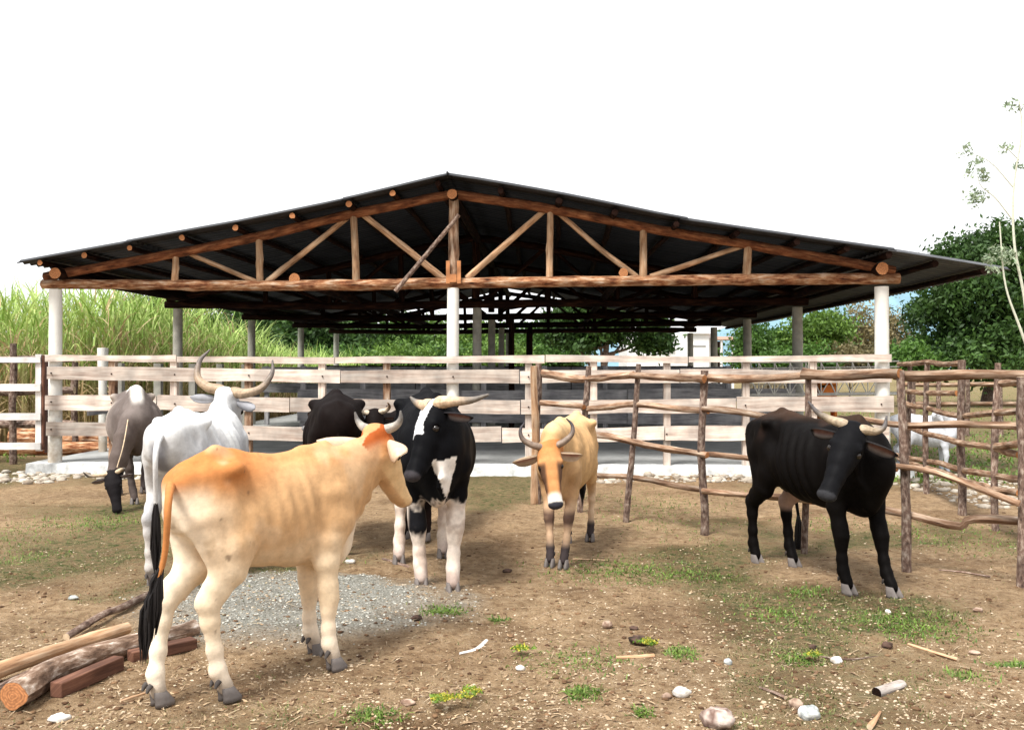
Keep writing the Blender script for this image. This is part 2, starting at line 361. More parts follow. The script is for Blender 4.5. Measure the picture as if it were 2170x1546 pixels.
hole = np.exp(-(((X+.45)/.5)**2+((Y-4.2)/.16)**2)); dung = ss(.55, .75, fbm(X*2.1, Y*2.1, 0, 31))*.45
gc[:, 2] = np.clip(hole+dung, 0, 1).ravel()
ground = mesh_obj('ground', np.stack([X, Y, Z], -1).reshape(-1, 3), Fq, M_ground, col=gc); tag(ground, kind='structure')

# ------------------------------------------------------------------ shed
YS = .040
_r = np.array([1, -YS]); _r = _r/np.linalg.norm(_r); _dv = np.array([-_r[1], _r[0]])
S0 = np.array([-.89, 14.2])
def S(u, v, z): p = S0+_r*u+_dv*v; return np.array([p[0], p[1], z])
def pxS(px, py, v=0.0):             # photograph point -> (u, z) on the shed plane at depth v
    # ray (x=k*d, y=d); solve for d with plane v
    k = (px-CX)/F; d = (v+_dv@S0)/(_dv@np.array([k, 1.0])); p = np.array([k*d, d])-S0
    return float(_r@p), CH-(py-HY)/F*d
SP = 4.75; NR = 5
shed = thing('cattle_shed', 'open sided cattle shed with a dark corrugated roof on log trusses and round posts', 'shed', (0, 0, 0))
roofL = [pxS(x, y, -.45) for x, y in ((35, 553), (273, 512), (500, 470), (735, 420), (948, 370))]
roofR = [pxS(x, y, -.45) for x, y in ((948, 370), (1180, 412), (1430, 462), (1690, 499), (1900, 530), (2142, 571))]
def roof_z(u):
    pts = roofL+roofR[1:]; return float(np.interp(u, [p[0] for p in pts], [p[1] for p in pts]))
def sheet(name, u0, u1, lift, v0, v1):
    nu = 9; vv = np.arange(v0, v1+.001, .035); V = []; T = .008
    us = np.linspace(u0, u1, nu)
    for side in (0, 1):
        for u in us:
            for v in vv: V.append(S(u, v, roof_z(u)+lift+.028*math.sin(v*2*math.pi/.19)+(T if side else 0)+.01*math.sin(v*.7+u)))
    m = len(vv); N = nu*m; Fl = []
    for side in (0, 1):
        for i in range(nu-1):
            for j in range(m-1):
                a = side*N+i*m+j; f = (a, a+m, a+m+1, a+1); Fl.append(f if side else f[::-1])
    for i in range(nu-1):
        for j in (0, m-1):
            a = i*m+j; f = (a, a+m, a+m+N, a+N); Fl.append(f if j == 0 else f[::-1])
    for j in range(m-1):
        for i in (0, nu-1):
            a = i*m+j; f = (a, a+1, a+1+N, a+N); Fl.append(f[::-1] if i == 0 else f)
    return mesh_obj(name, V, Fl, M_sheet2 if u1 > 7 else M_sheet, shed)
VE = SP*(NR-1)+.6
uA = roofL[-1][0]
uL = [roofL[0][0], roofL[1][0]-.08, roofL[3][0]-.08, uA+.02]
uR = [uA-.02, roofR[2][0]+.2, roofR[4][0], roofR[5][0]]
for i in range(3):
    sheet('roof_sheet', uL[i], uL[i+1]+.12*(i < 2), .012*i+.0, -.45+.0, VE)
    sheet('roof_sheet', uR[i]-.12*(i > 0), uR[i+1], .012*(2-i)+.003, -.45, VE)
# ridge cap, narrow roll of sheet
P = [S(uA, v, roof_z(uA)+.03) for v in np.linspace(-.46, VE, 30)]
V, Fl, UV, M = tube_geo(P, .018, 8); MB().add(V, Fl, UV, [0]*len(M)).build('ridge_cap', M_sheet, shed)
# purlins
chL = [pxS(x, y) for x, y in ((95, 585), (385, 533), (560, 497), (748, 452), (958, 410))]
chR = [pxS(x, y) for x, y in ((958, 410), (1160, 440), (1370, 481), (1590, 518), (1895, 572))]
def ch_z(u):
    pts = chL+chR[1:]; return float(np.interp(u, [p[0] for p in pts], [p[1] for p in pts]))
pur_px = [(88, 557), (180, 541), (272, 523), (388, 501), (500, 478), (618, 453), (737, 428), (835, 406), (927, 390),
          (1062, 404), (1185, 428), (1305, 448), (1433, 470), (1562, 490), (1690, 506), (1792, 524), (1880, 536), (1985, 560), (2085, 580)]
for (px, py) in pur_px:
    u, _ = pxS(px, py, -.38); z = roof_z(u)-.028-.055
    v1 = VE-rnd.random()*.3
    lit = px < 900
    P = [S(u+.02*math.sin(v*1.3+px), v, roof_z(u)-.078) for v in np.linspace(-.38-rnd.random()*.05, v1, 46)]
    V, Fl, UV, M = tube_geo(P, rnd.uniform(.040, .050), 9, .16, px)
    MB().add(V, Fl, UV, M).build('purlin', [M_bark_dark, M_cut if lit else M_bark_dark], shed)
for (px, py, r) in ((116, 579, .088), (958, 411, .075), (1870, 569, .09)):
    u, z = pxS(px, py, -.25)
    P = [S(u, v, z) for v in np.linspace(-.25, VE-.2, 46)]
    V, Fl, UV, M = tube_geo(P, r, 12, .08, px); MB().add(V, Fl, UV, M).build('wall_plate_log' if px != 958 else 'ridge_log', [M_bark_dark, M_cut], shed)
for (px, py, r) in ((621, 590, .085), (1322, 577, .07)):
    u, z = pxS(px, py, -.1); P = [S(u, v, z) for v in np.linspace(-.04, VE-.3, 40)]
    V, Fl, UV, M = tube_geo(P, r, 12, .08, px); MB().add(V, Fl, UV, M).build('tie_log', [M_bark_dark, M_cut], shed)
# trusses
webs_v = [((371, 530), (370, 596), .05), ((548, 494), (551, 597), .052), ((750, 448), (755, 597), .055), ((962, 415), (962, 584), .075),
          ((1166, 442), (1165, 590), .05), ((1364, 482), (1362, 588), .055), ((1585, 516), (1582, 583), .06)]
webs_d = [((385, 531), (543, 598), .036), ((740, 456), (564, 597), .042), ((762, 450), (942, 592), .05), ((1154, 444), (988, 590), .047),
          ((1178, 447), (1350, 586), .04), ((1576, 521), (1378, 586), .04)]
for k in range(NR):
    v = k*SP; off = (rnd.random()-.5)*.1 if k else 0
    def T(pt, dv=0.0): u, z = pxS(pt[0], pt[1]); return S(u+off, v+dv, z)
    mb = MB()
    cz = [T(p) for p in ((90, 602), (300, 603), (600, 605), (940, 600), (1250, 596), (1600, 592), (1905, 590))]
    Pb = smooth_path(cz, 70); V, Fl, UV, M = tube_geo(Pb, np.interp(np.linspace(0, 1, 70), [0, .5, 1], [.072, .082, .085]), 14, .13, 40+k, knots=7)
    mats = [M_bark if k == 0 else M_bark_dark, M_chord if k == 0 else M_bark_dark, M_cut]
    mb.add(V, Fl, UV, [2 if q else 0 for q in M])
    for pts in (chL, chR):
        Pc = smooth_path([S(u+off, v, z-.01) for (u, z) in pts], 44); V, Fl, UV, M = tube_geo(Pc, .072, 12, .12, 60+k, knots=4)
        mb.add(V, Fl, UV, [2 if q else 1 for q in M])
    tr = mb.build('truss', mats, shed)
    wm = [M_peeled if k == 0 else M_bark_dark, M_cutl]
    for (a, b_, r) in webs_v:
        name = 'king_post' if a[0] == 962 else 'strut'
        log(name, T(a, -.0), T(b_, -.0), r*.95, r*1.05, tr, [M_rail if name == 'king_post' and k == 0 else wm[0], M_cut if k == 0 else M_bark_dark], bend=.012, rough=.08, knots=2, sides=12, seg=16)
    for (a, b_, r) in webs_d:
        log('brace', T(a, .06), T(b_, .06), r*.9, r*1.1, tr, wm, bend=.02, rough=.08, knots=3, sides=10, seg=22)
    if k == 0:
        for px in (951, 974):
            u, _ = pxS(px, 560); V, Fl = box_geo(S(u, -.105, 3.02-.0), .055, .03, .34, -YS); MB().add(V, Fl, [(q[0], q[2]) for q in V]).build('cleat', M_cut, tr, smooth=False)
        u, _ = pxS(962, 575); V, Fl = box_geo(S(u, -.10, 2.93), .10, .04, .12, -YS); MB().add(V, Fl, [(q[0], q[2]) for q in V]).build('cleat', M_cut, tr, smooth=False)
# posts
upost = [pxS(118, 800)[0], pxS(960, 800)[0], pxS(1868, 800)[0]]
for k in range(NR):
    for i, u in enumerate(upost):
        r = (.098, .092, .105)[i]; mat = M_post if k == 0 else M_conc
        P = [S(u+(.02 if i == 2 else -.01)*(1-z/2.8), k*SP, z) for z in np.linspace(-.02, 2.79, 24)]
        V, Fl, UV, M = tube_geo(P, np.linspace(r*1.05, r*.95, 24), 22, .03, i*7+k); MB().add(V, Fl, UV, [0]*len(M)).build('post', [mat], shed)
# second line of thin posts inside, right of the middle posts
for (v, du) in ((8.2, .55), (12.8, .9), (17, .75)):
    P = [S(.0+du, v, z) for z in np.linspace(0, 2.85, 12)]; V, Fl, UV, M = tube_geo(P, .07, 12, .08, 3); MB().add(V, Fl, UV, [0]*len(M)).build('inner_post', [M_bark_dark], shed)
# concrete floor and its lime washed edge
uf0, uf1 = upost[0]-.35, upost[2]+.4
mb = MB()
Vf = []; nfl = 120
us = np.linspace(uf0, uf1, nfl)
for u in us:
    e = .02*(float(fbm(u*3, 1.0))-.5)*2
    Vf += [S(u, -.22+e*1.3, -.03), S(u, -.20+e, .15+e*.6), S(u, .12, .155), S(u, 22, .155), S(u, 22, -.03)]
Fl = []; Mi = []
for i in range(nfl-1):
    for j in range(4): Fl.append((i*5+j, (i+1)*5+j, (i+1)*5+j+1, i*5+j+1)); Mi.append(1 if j < 2 else 0)
Fl += [(0, 1, 2, 3, 4), tuple((nfl-1)*5+k for k in (4, 3, 2, 1, 0))]; Mi += [1, 1]
fl = mesh_obj('floor_slab', Vf, Fl, [M_slab, M_kerb], None, mi=Mi, smooth=False); tag(fl, kind='structure')
# inside: low concrete manger walls
for (u0, u1, v, h, lab) in ((-1.2, 6.2, 10.5, .75, 'low grey concrete manger wall across the shed behind the middle posts, the nearer one'), (-4.5, 5.8, 17.5, 1.0, 'low grey concrete manger wall at the far end of the shed')):
    V, Fl = box_geo(S((u0+u1)/2, v, .155+h/2), u1-u0, .18, h, -YS)
    o = MB().add(V, Fl).build('manger_wall', M_slab, None, smooth=False); tag(o, lab, 'wall')

# ------------------------------------------------------------------ board fence across the shed front
bf = thing('board_fence', 'long weathered pale plank fence of four rows across the front of the shed', 'fence', (0, 0, 0))
rows = [((752+766)/2, .105, [(93, 372), (374, 708), (710, 1154), (1156, 1458), (1460, 1890)], (760, 761, 760, 759)),
        ((784+810)/2, .205, [(98, 419), (421, 720), (722, 1100), (1102, 1440), (1442, 1890)], 0),
        ((842+872)/2, .215, [(93, 330), (332, 612), (614, 860), (862, 1102), (1104, 1560), (1562, 1895)], 0),
        ((900+931)/2, .22, [(97, 410), (412, 660), (662, 1062), (1064, 1408), (1410, 1885)], 0)]
rowy = [[(93, 758), (700, 762), (1100, 761), (1890, 759)], [(93, 790), (700, 797), (1100, 798), (1890, 796)],
        [(93, 851), (700, 860), (1100, 862), (1890, 856)], [(93, 909), (700, 920), (1100, 921), (1890, 917)]]
def rz(i, px):
    y = np.interp(px, [p[0] for p in rowy[i]], [p[1] for p in rowy[i]]); return pxS(px, y, -.16)
for i, (yy, h, segs, _) in enumerate(rows):
    for (a, b_) in segs:
        (u0, z0), (u1, z1) = rz(i, a), rz(i, b_)
        board('board', S(u0, -.135-rnd.random()*.006, z0+rnd.uniform(-.012, .012)), S(u1, -.135, z1+rnd.uniform(-.012, .012)), h*rnd.uniform(.92, 1.04), .028, bf, M_board)
for px in (240, 370, 527, 683, 820, 1120, 1258, 1413, 1580, 1722):
    u, _ = pxS(px, 800, -.06); P0 = S(u, -.06, .10); w = .1
    V, Fl = box_geo(S(u, -.06, .93), w, .10, 1.62, -YS); MB().add(V, Fl, [(p[0]*1.0, p[2]) for p in V]).build('fence_post', M_board if px not in (240, 527, 820) else M_rail, bf, smooth=False)
# nails / bolts heads where boards meet posts
for i in range(1, 4):
    for px in (108, 236, 370, 527, 683, 820, 960, 1120, 1258, 1413, 1580, 1722, 1868):
        u, z = rz(i, px); P = [S(u, -.165, z), S(u, -.150, z)]; V, Fl, UV, M = tube_geo(P, .012, 8); MB().add(V, Fl, UV, [0]*len(M)).build('bolt', [M_dark], bf)
# inner fences
def inner_fence(v, u0, u1, rowsz, lab, posts=8, mat=M_grey):
    t = thing('inner_fence', lab, 'fence', (0, 0, 0))
    for z, h in rowsz:
        n = max(1, int((u1-u0)/3.2)); e = np.linspace(u0, u1, n+1)
        for i in range(n): board('board', S(e[i], v, z+rnd.uniform(-.02, .02)), S(e[i+1]-.02, v, z+rnd.uniform(-.02, .02)), h, .03, t, mat)
    for u in np.linspace(u0+.1, u1-.1, posts):
        V, Fl = box_geo(S(u, v+.08, .88), .1, .1, 1.5, -YS); MB().add(V, Fl, [(p[0], p[2]) for p in V]).build('fence_post', mat, t, smooth=False)
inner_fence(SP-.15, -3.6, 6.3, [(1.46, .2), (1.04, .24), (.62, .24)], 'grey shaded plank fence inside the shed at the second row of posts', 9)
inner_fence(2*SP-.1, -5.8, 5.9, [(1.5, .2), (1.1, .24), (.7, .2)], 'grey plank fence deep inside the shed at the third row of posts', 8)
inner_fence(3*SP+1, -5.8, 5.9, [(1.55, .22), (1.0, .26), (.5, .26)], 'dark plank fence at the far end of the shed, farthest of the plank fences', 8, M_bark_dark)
# side rails running back from the left post
t = thing('side_fence', 'grey square posts with rails running back along the left side of the shed', 'fence')
for v in (1.6, 3.2, 4.9, 6.5, 8.2):
    V, Fl = box_geo(S(upost[0]+.25, v, .80), .13, .13, 1.75, 0); MB().add(V, Fl, [(p[0], p[2]) for p in V]).build('fence_post', M_conc, t, smooth=False)
for z in (.9, 1.45): board('board', S(upost[0]+.34, 0.3, z), S(upost[0]+.34, 9, z), .12, .03, t, M_grey)

# loose pole leaning on the truss
o = log('loose_pole', S(*[pxS(972, 455, -.17)[0], -.17, pxS(972, 455, -.17)[1]]), S(*[pxS(838, 617, -.2)[0], -.2, pxS(838, 617, -.2)[1]]), .03, .036, None, [M_fpost, M_cutl], bend=.015, rough=.06, knots=1, sides=10)
tag(o, 'thin grey pole hanging loose at a slant across the front truss beside the middle post', 'pole')

# ------------------------------------------------------------------ white gate at the left
gate = thing('white_gate', 'white painted board gate with four rails left of the shed corner', 'gate')
gd = 14.05
def gp(px, py, dd=0): return W(px, py, gd+dd)
for y0, y1 in ((756, 768), (813, 828), (875, 890), (938, 952)):
    yc = (y0+y1)/2; board('rail', gp(-160, yc), gp(86, yc), (y1-y0)/F*gd, .03, gate, M_wpaint, wav=.004)
board_v = lambda px, w, y0, y1, dd, nm, mat, par: MB().add(*(lambda V, Fl: (V, Fl, [(p[0], p[2]) for p in V]))(*box_geo(gp(px, (y0+y1)/2, dd), w/F*gd, .045, (y1-y0)/F*gd))).build(nm, mat, par, smooth=False)
board_v(83, 13, 750, 955, .05, 'stile', M_wpaint, gate); board_v(-158, 14, 750, 955, .05, 'stile', M_wpaint, gate)
board_v(91, 5, 752, 953, .05, 'edge_board', M_timber, gate)
o = board_v(100, 9, 764, 962, .45, 'gate_post', M_dark, None); tag(o, 'dark narrow hanging post in the gap between white gate and shed corner', 'post')
# posts and rails of an older fence behind the gate
t = thing('old_rail_fence', 'old grey post and rail fence standing behind the white gate', 'fence')
for px, d in ((27, 15.6), (-70, 15.6), (160, 17.5)):
    p = W(px, 730, d); log('post', (p[0], p[1], 0), (p[0], p[1], 1.6+(778-728)/F*d if px == 27 else 1.7), .06, .055, t, [M_fpost, M_cutl])
for z in (1.72, 1.18, .62): log('rail', (-9.6, 15.75, z), (-7.3, 15.75, z+.03), .07, .06, t, [M_fpost, M_cutl])
# logs and rubble bank behind the gate
for i, (a, b_, r) in enumerate((((-9.6, 18.2, .25), (-6.9, 17.6, .24), .2), ((-9.9, 17.2, .12), (-7.2, 17.3, .12), .12))):
    o = log('felled_log', a, b_, r, r*.9, None, [M_bark, M_cut]); tag(o, ('thick brown log lying on the bank behind the white gate', 'thinner brown log lying in front of the thick one behind the white gate')[i], 'log')
o = MB(); 
p = W(218, 742, 16.2); P = [(p[0], p[1], z) for z in np.linspace(0, p[2]+.04, 8)]; V, Fl, UV, M = tube_geo(P, [.07]*6+[.085, .09], 14)
o.add(V, Fl, UV, [0]*len(M)); o = o.build('white_pipe', [M_post]); tag(o, 'white pipe standing upright behind the plank fence with its top showing above', 'pipe')

# ------------------------------------------------------------------ pole fences on the right
pf = thing('pole_fence', 'rough pole fence running from beside the yellow cow to the right edge of the yard', 'fence')
fpx = [(1140, 11.1, 770, .075), (1238, 10.45, 775, .06), (1340, 9.8, 772, .055), (1492, 9.05, 785, .065), (1708, 8.1, 782, .05), (1912, 7.4, 785, .062), (2164, 6.93, 800, .07)]
fp = []
lean = {1140: (0, 0), 1238: (.10, 0), 1340: (.13, 0), 1492: (0, 0), 1708: (.04, 0), 1912: (-.05, 0), 2164: (0, 0)}
for (px, d, yt, r) in fpx:
    x = (px-CX)/F*d; top = W(px, yt, d); lx = lean[px][0]
    log('post', (x-lx*.5, d, -.05), (x+lx*.5, d, top[2]), r*.60, r*.50, pf, [M_fpost, M_cutl], bend=.03, rough=.14, knots=4)
    fp.append((px, d))
pp = W(1133, 0, 11.08); log('post', (pp[0], 11.08, 0), (pp[0], 11.08, 1.62), .05, .045, pf, [M_peeled, M_cutl])
def dd_at(px): return float(np.interp(px, [p[0] for p in fp], [p[1] for p in fp]))
rails = [[[(1150, 790), (1230, 800), (1290, 795), (1345, 792)], .075, .06], [[(1335, 795), (1410, 803), (1495, 804)], .055, .07], [[(1495, 800), (1600, 802), (1716, 795)], .065, .06],
         [[(1700, 793), (1800, 797), (1905, 793)], .07, .068], [[(1895, 792), (2020, 794), (2200, 798)], .062, .068],
         [[(1150, 853), (1220, 857), (1240, 862)], .055, .05], [[(1236, 862), (1340, 862), (1500, 868)], .055, .055], [[(1490, 868), (1560, 874), (1640, 886), (1715, 895)], .05, .05], [[(1800, 885), (1900, 897), (2030, 892), (2180, 900)], .042, .045],
         [[(1250, 922), (1330, 934), (1420, 950), (1500, 965)], .06, .05], [[(1490, 962), (1600, 968), (1720, 974), (1905, 990)], .045, .045], [[(1890, 985), (1990, 998), (2165, 1068)], .035, .042],
         [[(1250, 1005), (1340, 1017), (1490, 1038)], .045, .05], [[(1490, 1037), (1620, 1050), (1720, 1062)], .045, .05], [[(1700, 1062), (1890, 1083), (2030, 1108), (2060, 1098), (2170, 1106)], .045, .055]]
for k, (pts, r0, r1) in enumerate(rails):
    P = [W(px, py, dd_at(px)-(.055 if k % 2 else -.05)) for px, py in pts]
    log('rail', P[0], P[-1], r0*.58, r1*.56, pf, [M_rail, M_cutd], bend=.04, rough=.17, knots=7, via=P[1:-1])
pf2 = thing('pole_fence', 'farther pole fence at the right running back from the yard corner toward the trees', 'fence')
f2 = [(1925, 13.2, 768, .055), (1962, 11.9, 766, .06), (2037, 10.3, 763, .07), (2112, 9.1, 770, .055)]
for (px, d, yt, r) in f2:
    x = (px-CX)/F*d; log('post', (x, d, -.05), (x+.02, d, W(px, yt, d)[2]), r*.62, r*.52, pf2, [M_fpost, M_cutl], bend=.03, rough=.14, knots=4)
def d2(px): return float(np.interp(px, [1880, 1925, 1962, 2037, 2112, 2200], [14.2, 13.2, 11.9, 10.3, 9.1, 7.9]))
r2 = [[(1905, 771), (1960, 771), (2040, 770)], [(1925, 830), (2030, 832)], [(1905, 848), (1960, 866), (2030, 882), (2170, 868)], [(1900, 896), (1960, 917), (2040, 938), (2160, 963)],
      [(1895, 962), (1960, 976), (2040, 995), (2165, 1015)], [(1905, 972), (1990, 1000), (2080, 1030), (2160, 1045)], [(2125, 812), (2190, 808)], [(2112, 945), (2200, 935)]]
for k, pts in enumerate(r2):
    P = [W(px, py, d2(px)-(.06 if k % 2 else -.05)) for px, py in pts]
    log('rail', P[0], P[-1], .034, .032, pf2, [M_rail, M_cutd], bend=.025, rough=.13, knots=3, via=P[1:-1] if len(P) > 2 else None)
pf3 = thing('pole_fence', 'low distant pole fence crossing the green field at the right', 'fence')
for px in (1935, 1990, 2050, 2120, 2190): p = W(px, 800, 22); log('post', (p[0], 22, 0), (p[0], 22, 1.35), .06, .05, pf3, [M_fpost, M_cutl], sides=8)
for z in (1.2, .75): p0 = W(1910, 0, 22); p1 = W(2300, 0, 22); log('rail', (p0[0], 22, z), (p1[0], 22.3, z), .05, .05, pf3, [M_rail, M_cut], sides=8)

# steel lattice girder lying behind the plank fence
lg = MB(); d = 17.0
tp, bt = W(1585, 768, d), W(1885, 768, d)
def rod(mb, a, b_, r=.012): V, Fl, UV, M = tube_geo([a, (np.asarray(a)+np.asarray(b_))/2, b_], r, 6); mb.add(V, Fl, UV, [0]*len(M))
for (yo, dy) in ((768, 0), (838, 0), (780, .5), (835, .5)): rod(lg, W(1570, yo, d+dy), W(1905, yo-3, d+dy), .016)
xsn = np.arange(1575, 1900, 33)
for i, px in enumerate(xsn[:-1]): rod(lg, W(px, 768, d), W(px, 838, d), .010); rod(lg, W(px, 768, d), W(xsn[i+1], 838, d), .011); rod(lg, W(px, 835, d+.5), W(xsn[i+1], 780, d+.5), .010)
tag(lg.build('lattice_girder', M_steel), 'pale steel lattice girder standing on edge behind the right end of the plank fence', 'girder')

exec_marker = None
# ------------------------------------------------------------------ cattle
class Field:
    def __init__(s, lo, hi, h):
        s.h = h; s.lo = np.asarray(lo, float); s.n = np.ceil((np.asarray(hi)-s.lo)/h).astype(int)+1
        s.D = np.full(s.n, 1.0, np.float32)
        s.ax = [s.lo[k]+h*np.arange(s.n[k]) for k in range(3)]
    def _sl(s, lo, hi):
        a = np.clip(np.floor((lo-s.lo)/s.h).astype(int), 0, s.n); b = np.clip(np.ceil((hi-s.lo)/s.h).astype(int)+1, 0, s.n)
        return tuple(slice(int(a[k]), int(b[k])) for k in range(3))
    def _grid(s, sl): return np.meshgrid(*[s.ax[k][sl[k]] for k in range(3)], indexing='ij')
    def seg(s, a, b, ra, rb, side, k=.03, sub=False):
        """tapered elliptical capsule; ra/rb = (up radius, side radius)"""
        a = np.asarray(a, float); b = np.asarray(b, float); R_ = max(max(ra), max(rb))+k+3*s.h
        sl = s._sl(np.minimum(a, b)-R_, np.maximum(a, b)+R_)
        if any(q.stop <= q.start for q in sl): return
        X, Y, Z = s._grid(sl); d = b-a; L = np.linalg.norm(d)
        if L < 1e-6: d = np.array([1e-4, 0, 0]); L = 1e-4
        ax = d/L; sd_ = np.asarray(side, float); sd_ = sd_-ax*(sd_@ax); sd_ /= np.linalg.norm(sd_)+1e-9; up = np.cross(ax, sd_)
        px, py, pz = X-a[0], Y-a[1], Z-a[2]
        al = px*ax[0]+py*ax[1]+pz*ax[2]; t = np.clip(al/L, 0, 1); ex = al-t*L
        sv = px*sd_[0]+py*sd_[1]+pz*sd_[2]; uv = px*up[0]+py*up[1]+pz*up[2]
        ru = ra[0]+(rb[0]-ra[0])*t; rs = ra[1]+(rb[1]-ra[1])*t; rm = np.minimum(ru, rs)
        q = np.sqrt((ex/rm)**2+(sv/rs)**2+(uv/ru)**2)
        dist = ((q-1)*np.sqrt(ru*rs)*.5+(q-1)*rm*.5).astype(np.float32)
        D = s.D[sl]
        if sub:
            nd_ = -dist; hh = np.clip(.5-.5*(nd_-D)/k, 0, 1); s.D[sl] = nd_*(1-hh)+D*hh+k*hh*(1-hh)
        else:
            hh = np.clip(.5+.5*(dist-D)/k, 0, 1); s.D[sl] = dist*(1-hh)+D*hh-k*hh*(1-hh)
    def loft(s, pts, rad, side, k=.03):
        for i in range(len(pts)-1): s.seg(pts[i], pts[i+1], rad[i], rad[i+1], side if np.ndim(side[0]) == 0 else side[i], k)
    def ball(s, c, r, k=.03, sub=False):          # r = (x, y, z) radii
        c = np.asarray(c, float); r = np.asarray(r, float); R_ = r+k+3*s.h; sl = s._sl(c-R_, c+R_)
        if any(q.stop <= q.start for q in sl): return
        X, Y, Z = s._grid(sl); q = np.sqrt(((X-c[0])/r[0])**2+((Y-c[1])/r[1])**2+((Z-c[2])/r[2])**2)
        dist = ((q-1)*r.min()).astype(np.float32); D = s.D[sl]
        if sub: nd_ = -dist; hh = np.clip(.5-.5*(nd_-D)/k, 0, 1); s.D[sl] = nd_*(1-hh)+D*hh+k*hh*(1-hh)
        else: hh = np.clip(.5+.5*(dist-D)/k, 0, 1); s.D[sl] = dist*(1-hh)+D*hh-k*hh*(1-hh)
    def mesh(s):
        D = s.D; n = s.n; neg = D < 0
        c = [neg[i:n[0]-1+i, j:n[1]-1+j, k:n[2]-1+k] for i in (0, 1) for j in (0, 1) for k in (0, 1)]
        tot = sum(q.astype(np.int8) for q in c); act = (tot > 0) & (tot < 8); I, J, K = np.nonzero(act)
        corners = [(i, j, k) for i in (0, 1) for j in (0, 1) for k in (0, 1)]
        edges = [(a, b) for a in range(8) for b in range(a+1, 8) if sum(abs(corners[a][q]-corners[b][q]) for q in range(3)) == 1]
        val = [D[I+c_[0], J+c_[1], K+c_[2]] for c_ in corners]
        P = np.zeros((len(I), 3)); cnt = np.zeros(len(I))
        for a, b in edges:
            va, vb = val[a], val[b]; m = (va < 0) != (vb < 0); t = np.where(m, va/np.where(m, va-vb, 1), 0)
            ca, cb = np.array(corners[a]), np.array(corners[b]); P += np.where(m[:, None], ca+(cb-ca)*t[:, None], 0); cnt += m
        P = P/cnt[:, None]+np.stack([I, J, K], 1); V = s.lo+P*s.h
        idx = np.full(act.shape, -1, np.int64); idx[I, J, K] = np.arange(len(I)); Fs = []
        for ax in range(3):
            o = [k for k in range(3) if k != ax]
            A = neg[tuple(slice(0, n[k]-1) if k == ax else slice(0, n[k]) for k in range(3))]
            B = neg[tuple(slice(1, n[k]) if k == ax else slice(0, n[k]) for k in range(3))]
            for flip, m in ((False, A & ~B), (True, B & ~A)):
                e = np.array(np.nonzero(m)); ok = (e[o[0]] > 0) & (e[o[1]] > 0) & (e[o[0]] < n[o[0]]-1) & (e[o[1]] < n[o[1]]-1); e = e[:, ok]
                q = []
                for (du, dv) in ((1, 1), (0, 1), (0, 0), (1, 0)):
                    f = e.copy(); f[o[0]] -= du; f[o[1]] -= dv; q.append(idx[f[0], f[1], f[2]])
                q = np.stack(q, 1)
                if flip != (ax == 1): q = q[:, ::-1]
                Fs.append(q)
        Fq = np.vstack(Fs); Fq = Fq[(Fq >= 0).all(1)]
        # light smoothing
        for _ in range(2):
            acc = np.zeros_like(V); w = np.zeros(len(V))
            for i in range(4):
                a, b = Fq[:, i], Fq[:, (i+1) % 4]; np.add.at(acc, a, V[b]); np.add.at(w, a, 1); np.add.at(acc, b, V[a]); np.add.at(w, b, 1)
            V = V*.55+.45*acc/np.maximum(w, 1)[:, None]
        return V, Fq

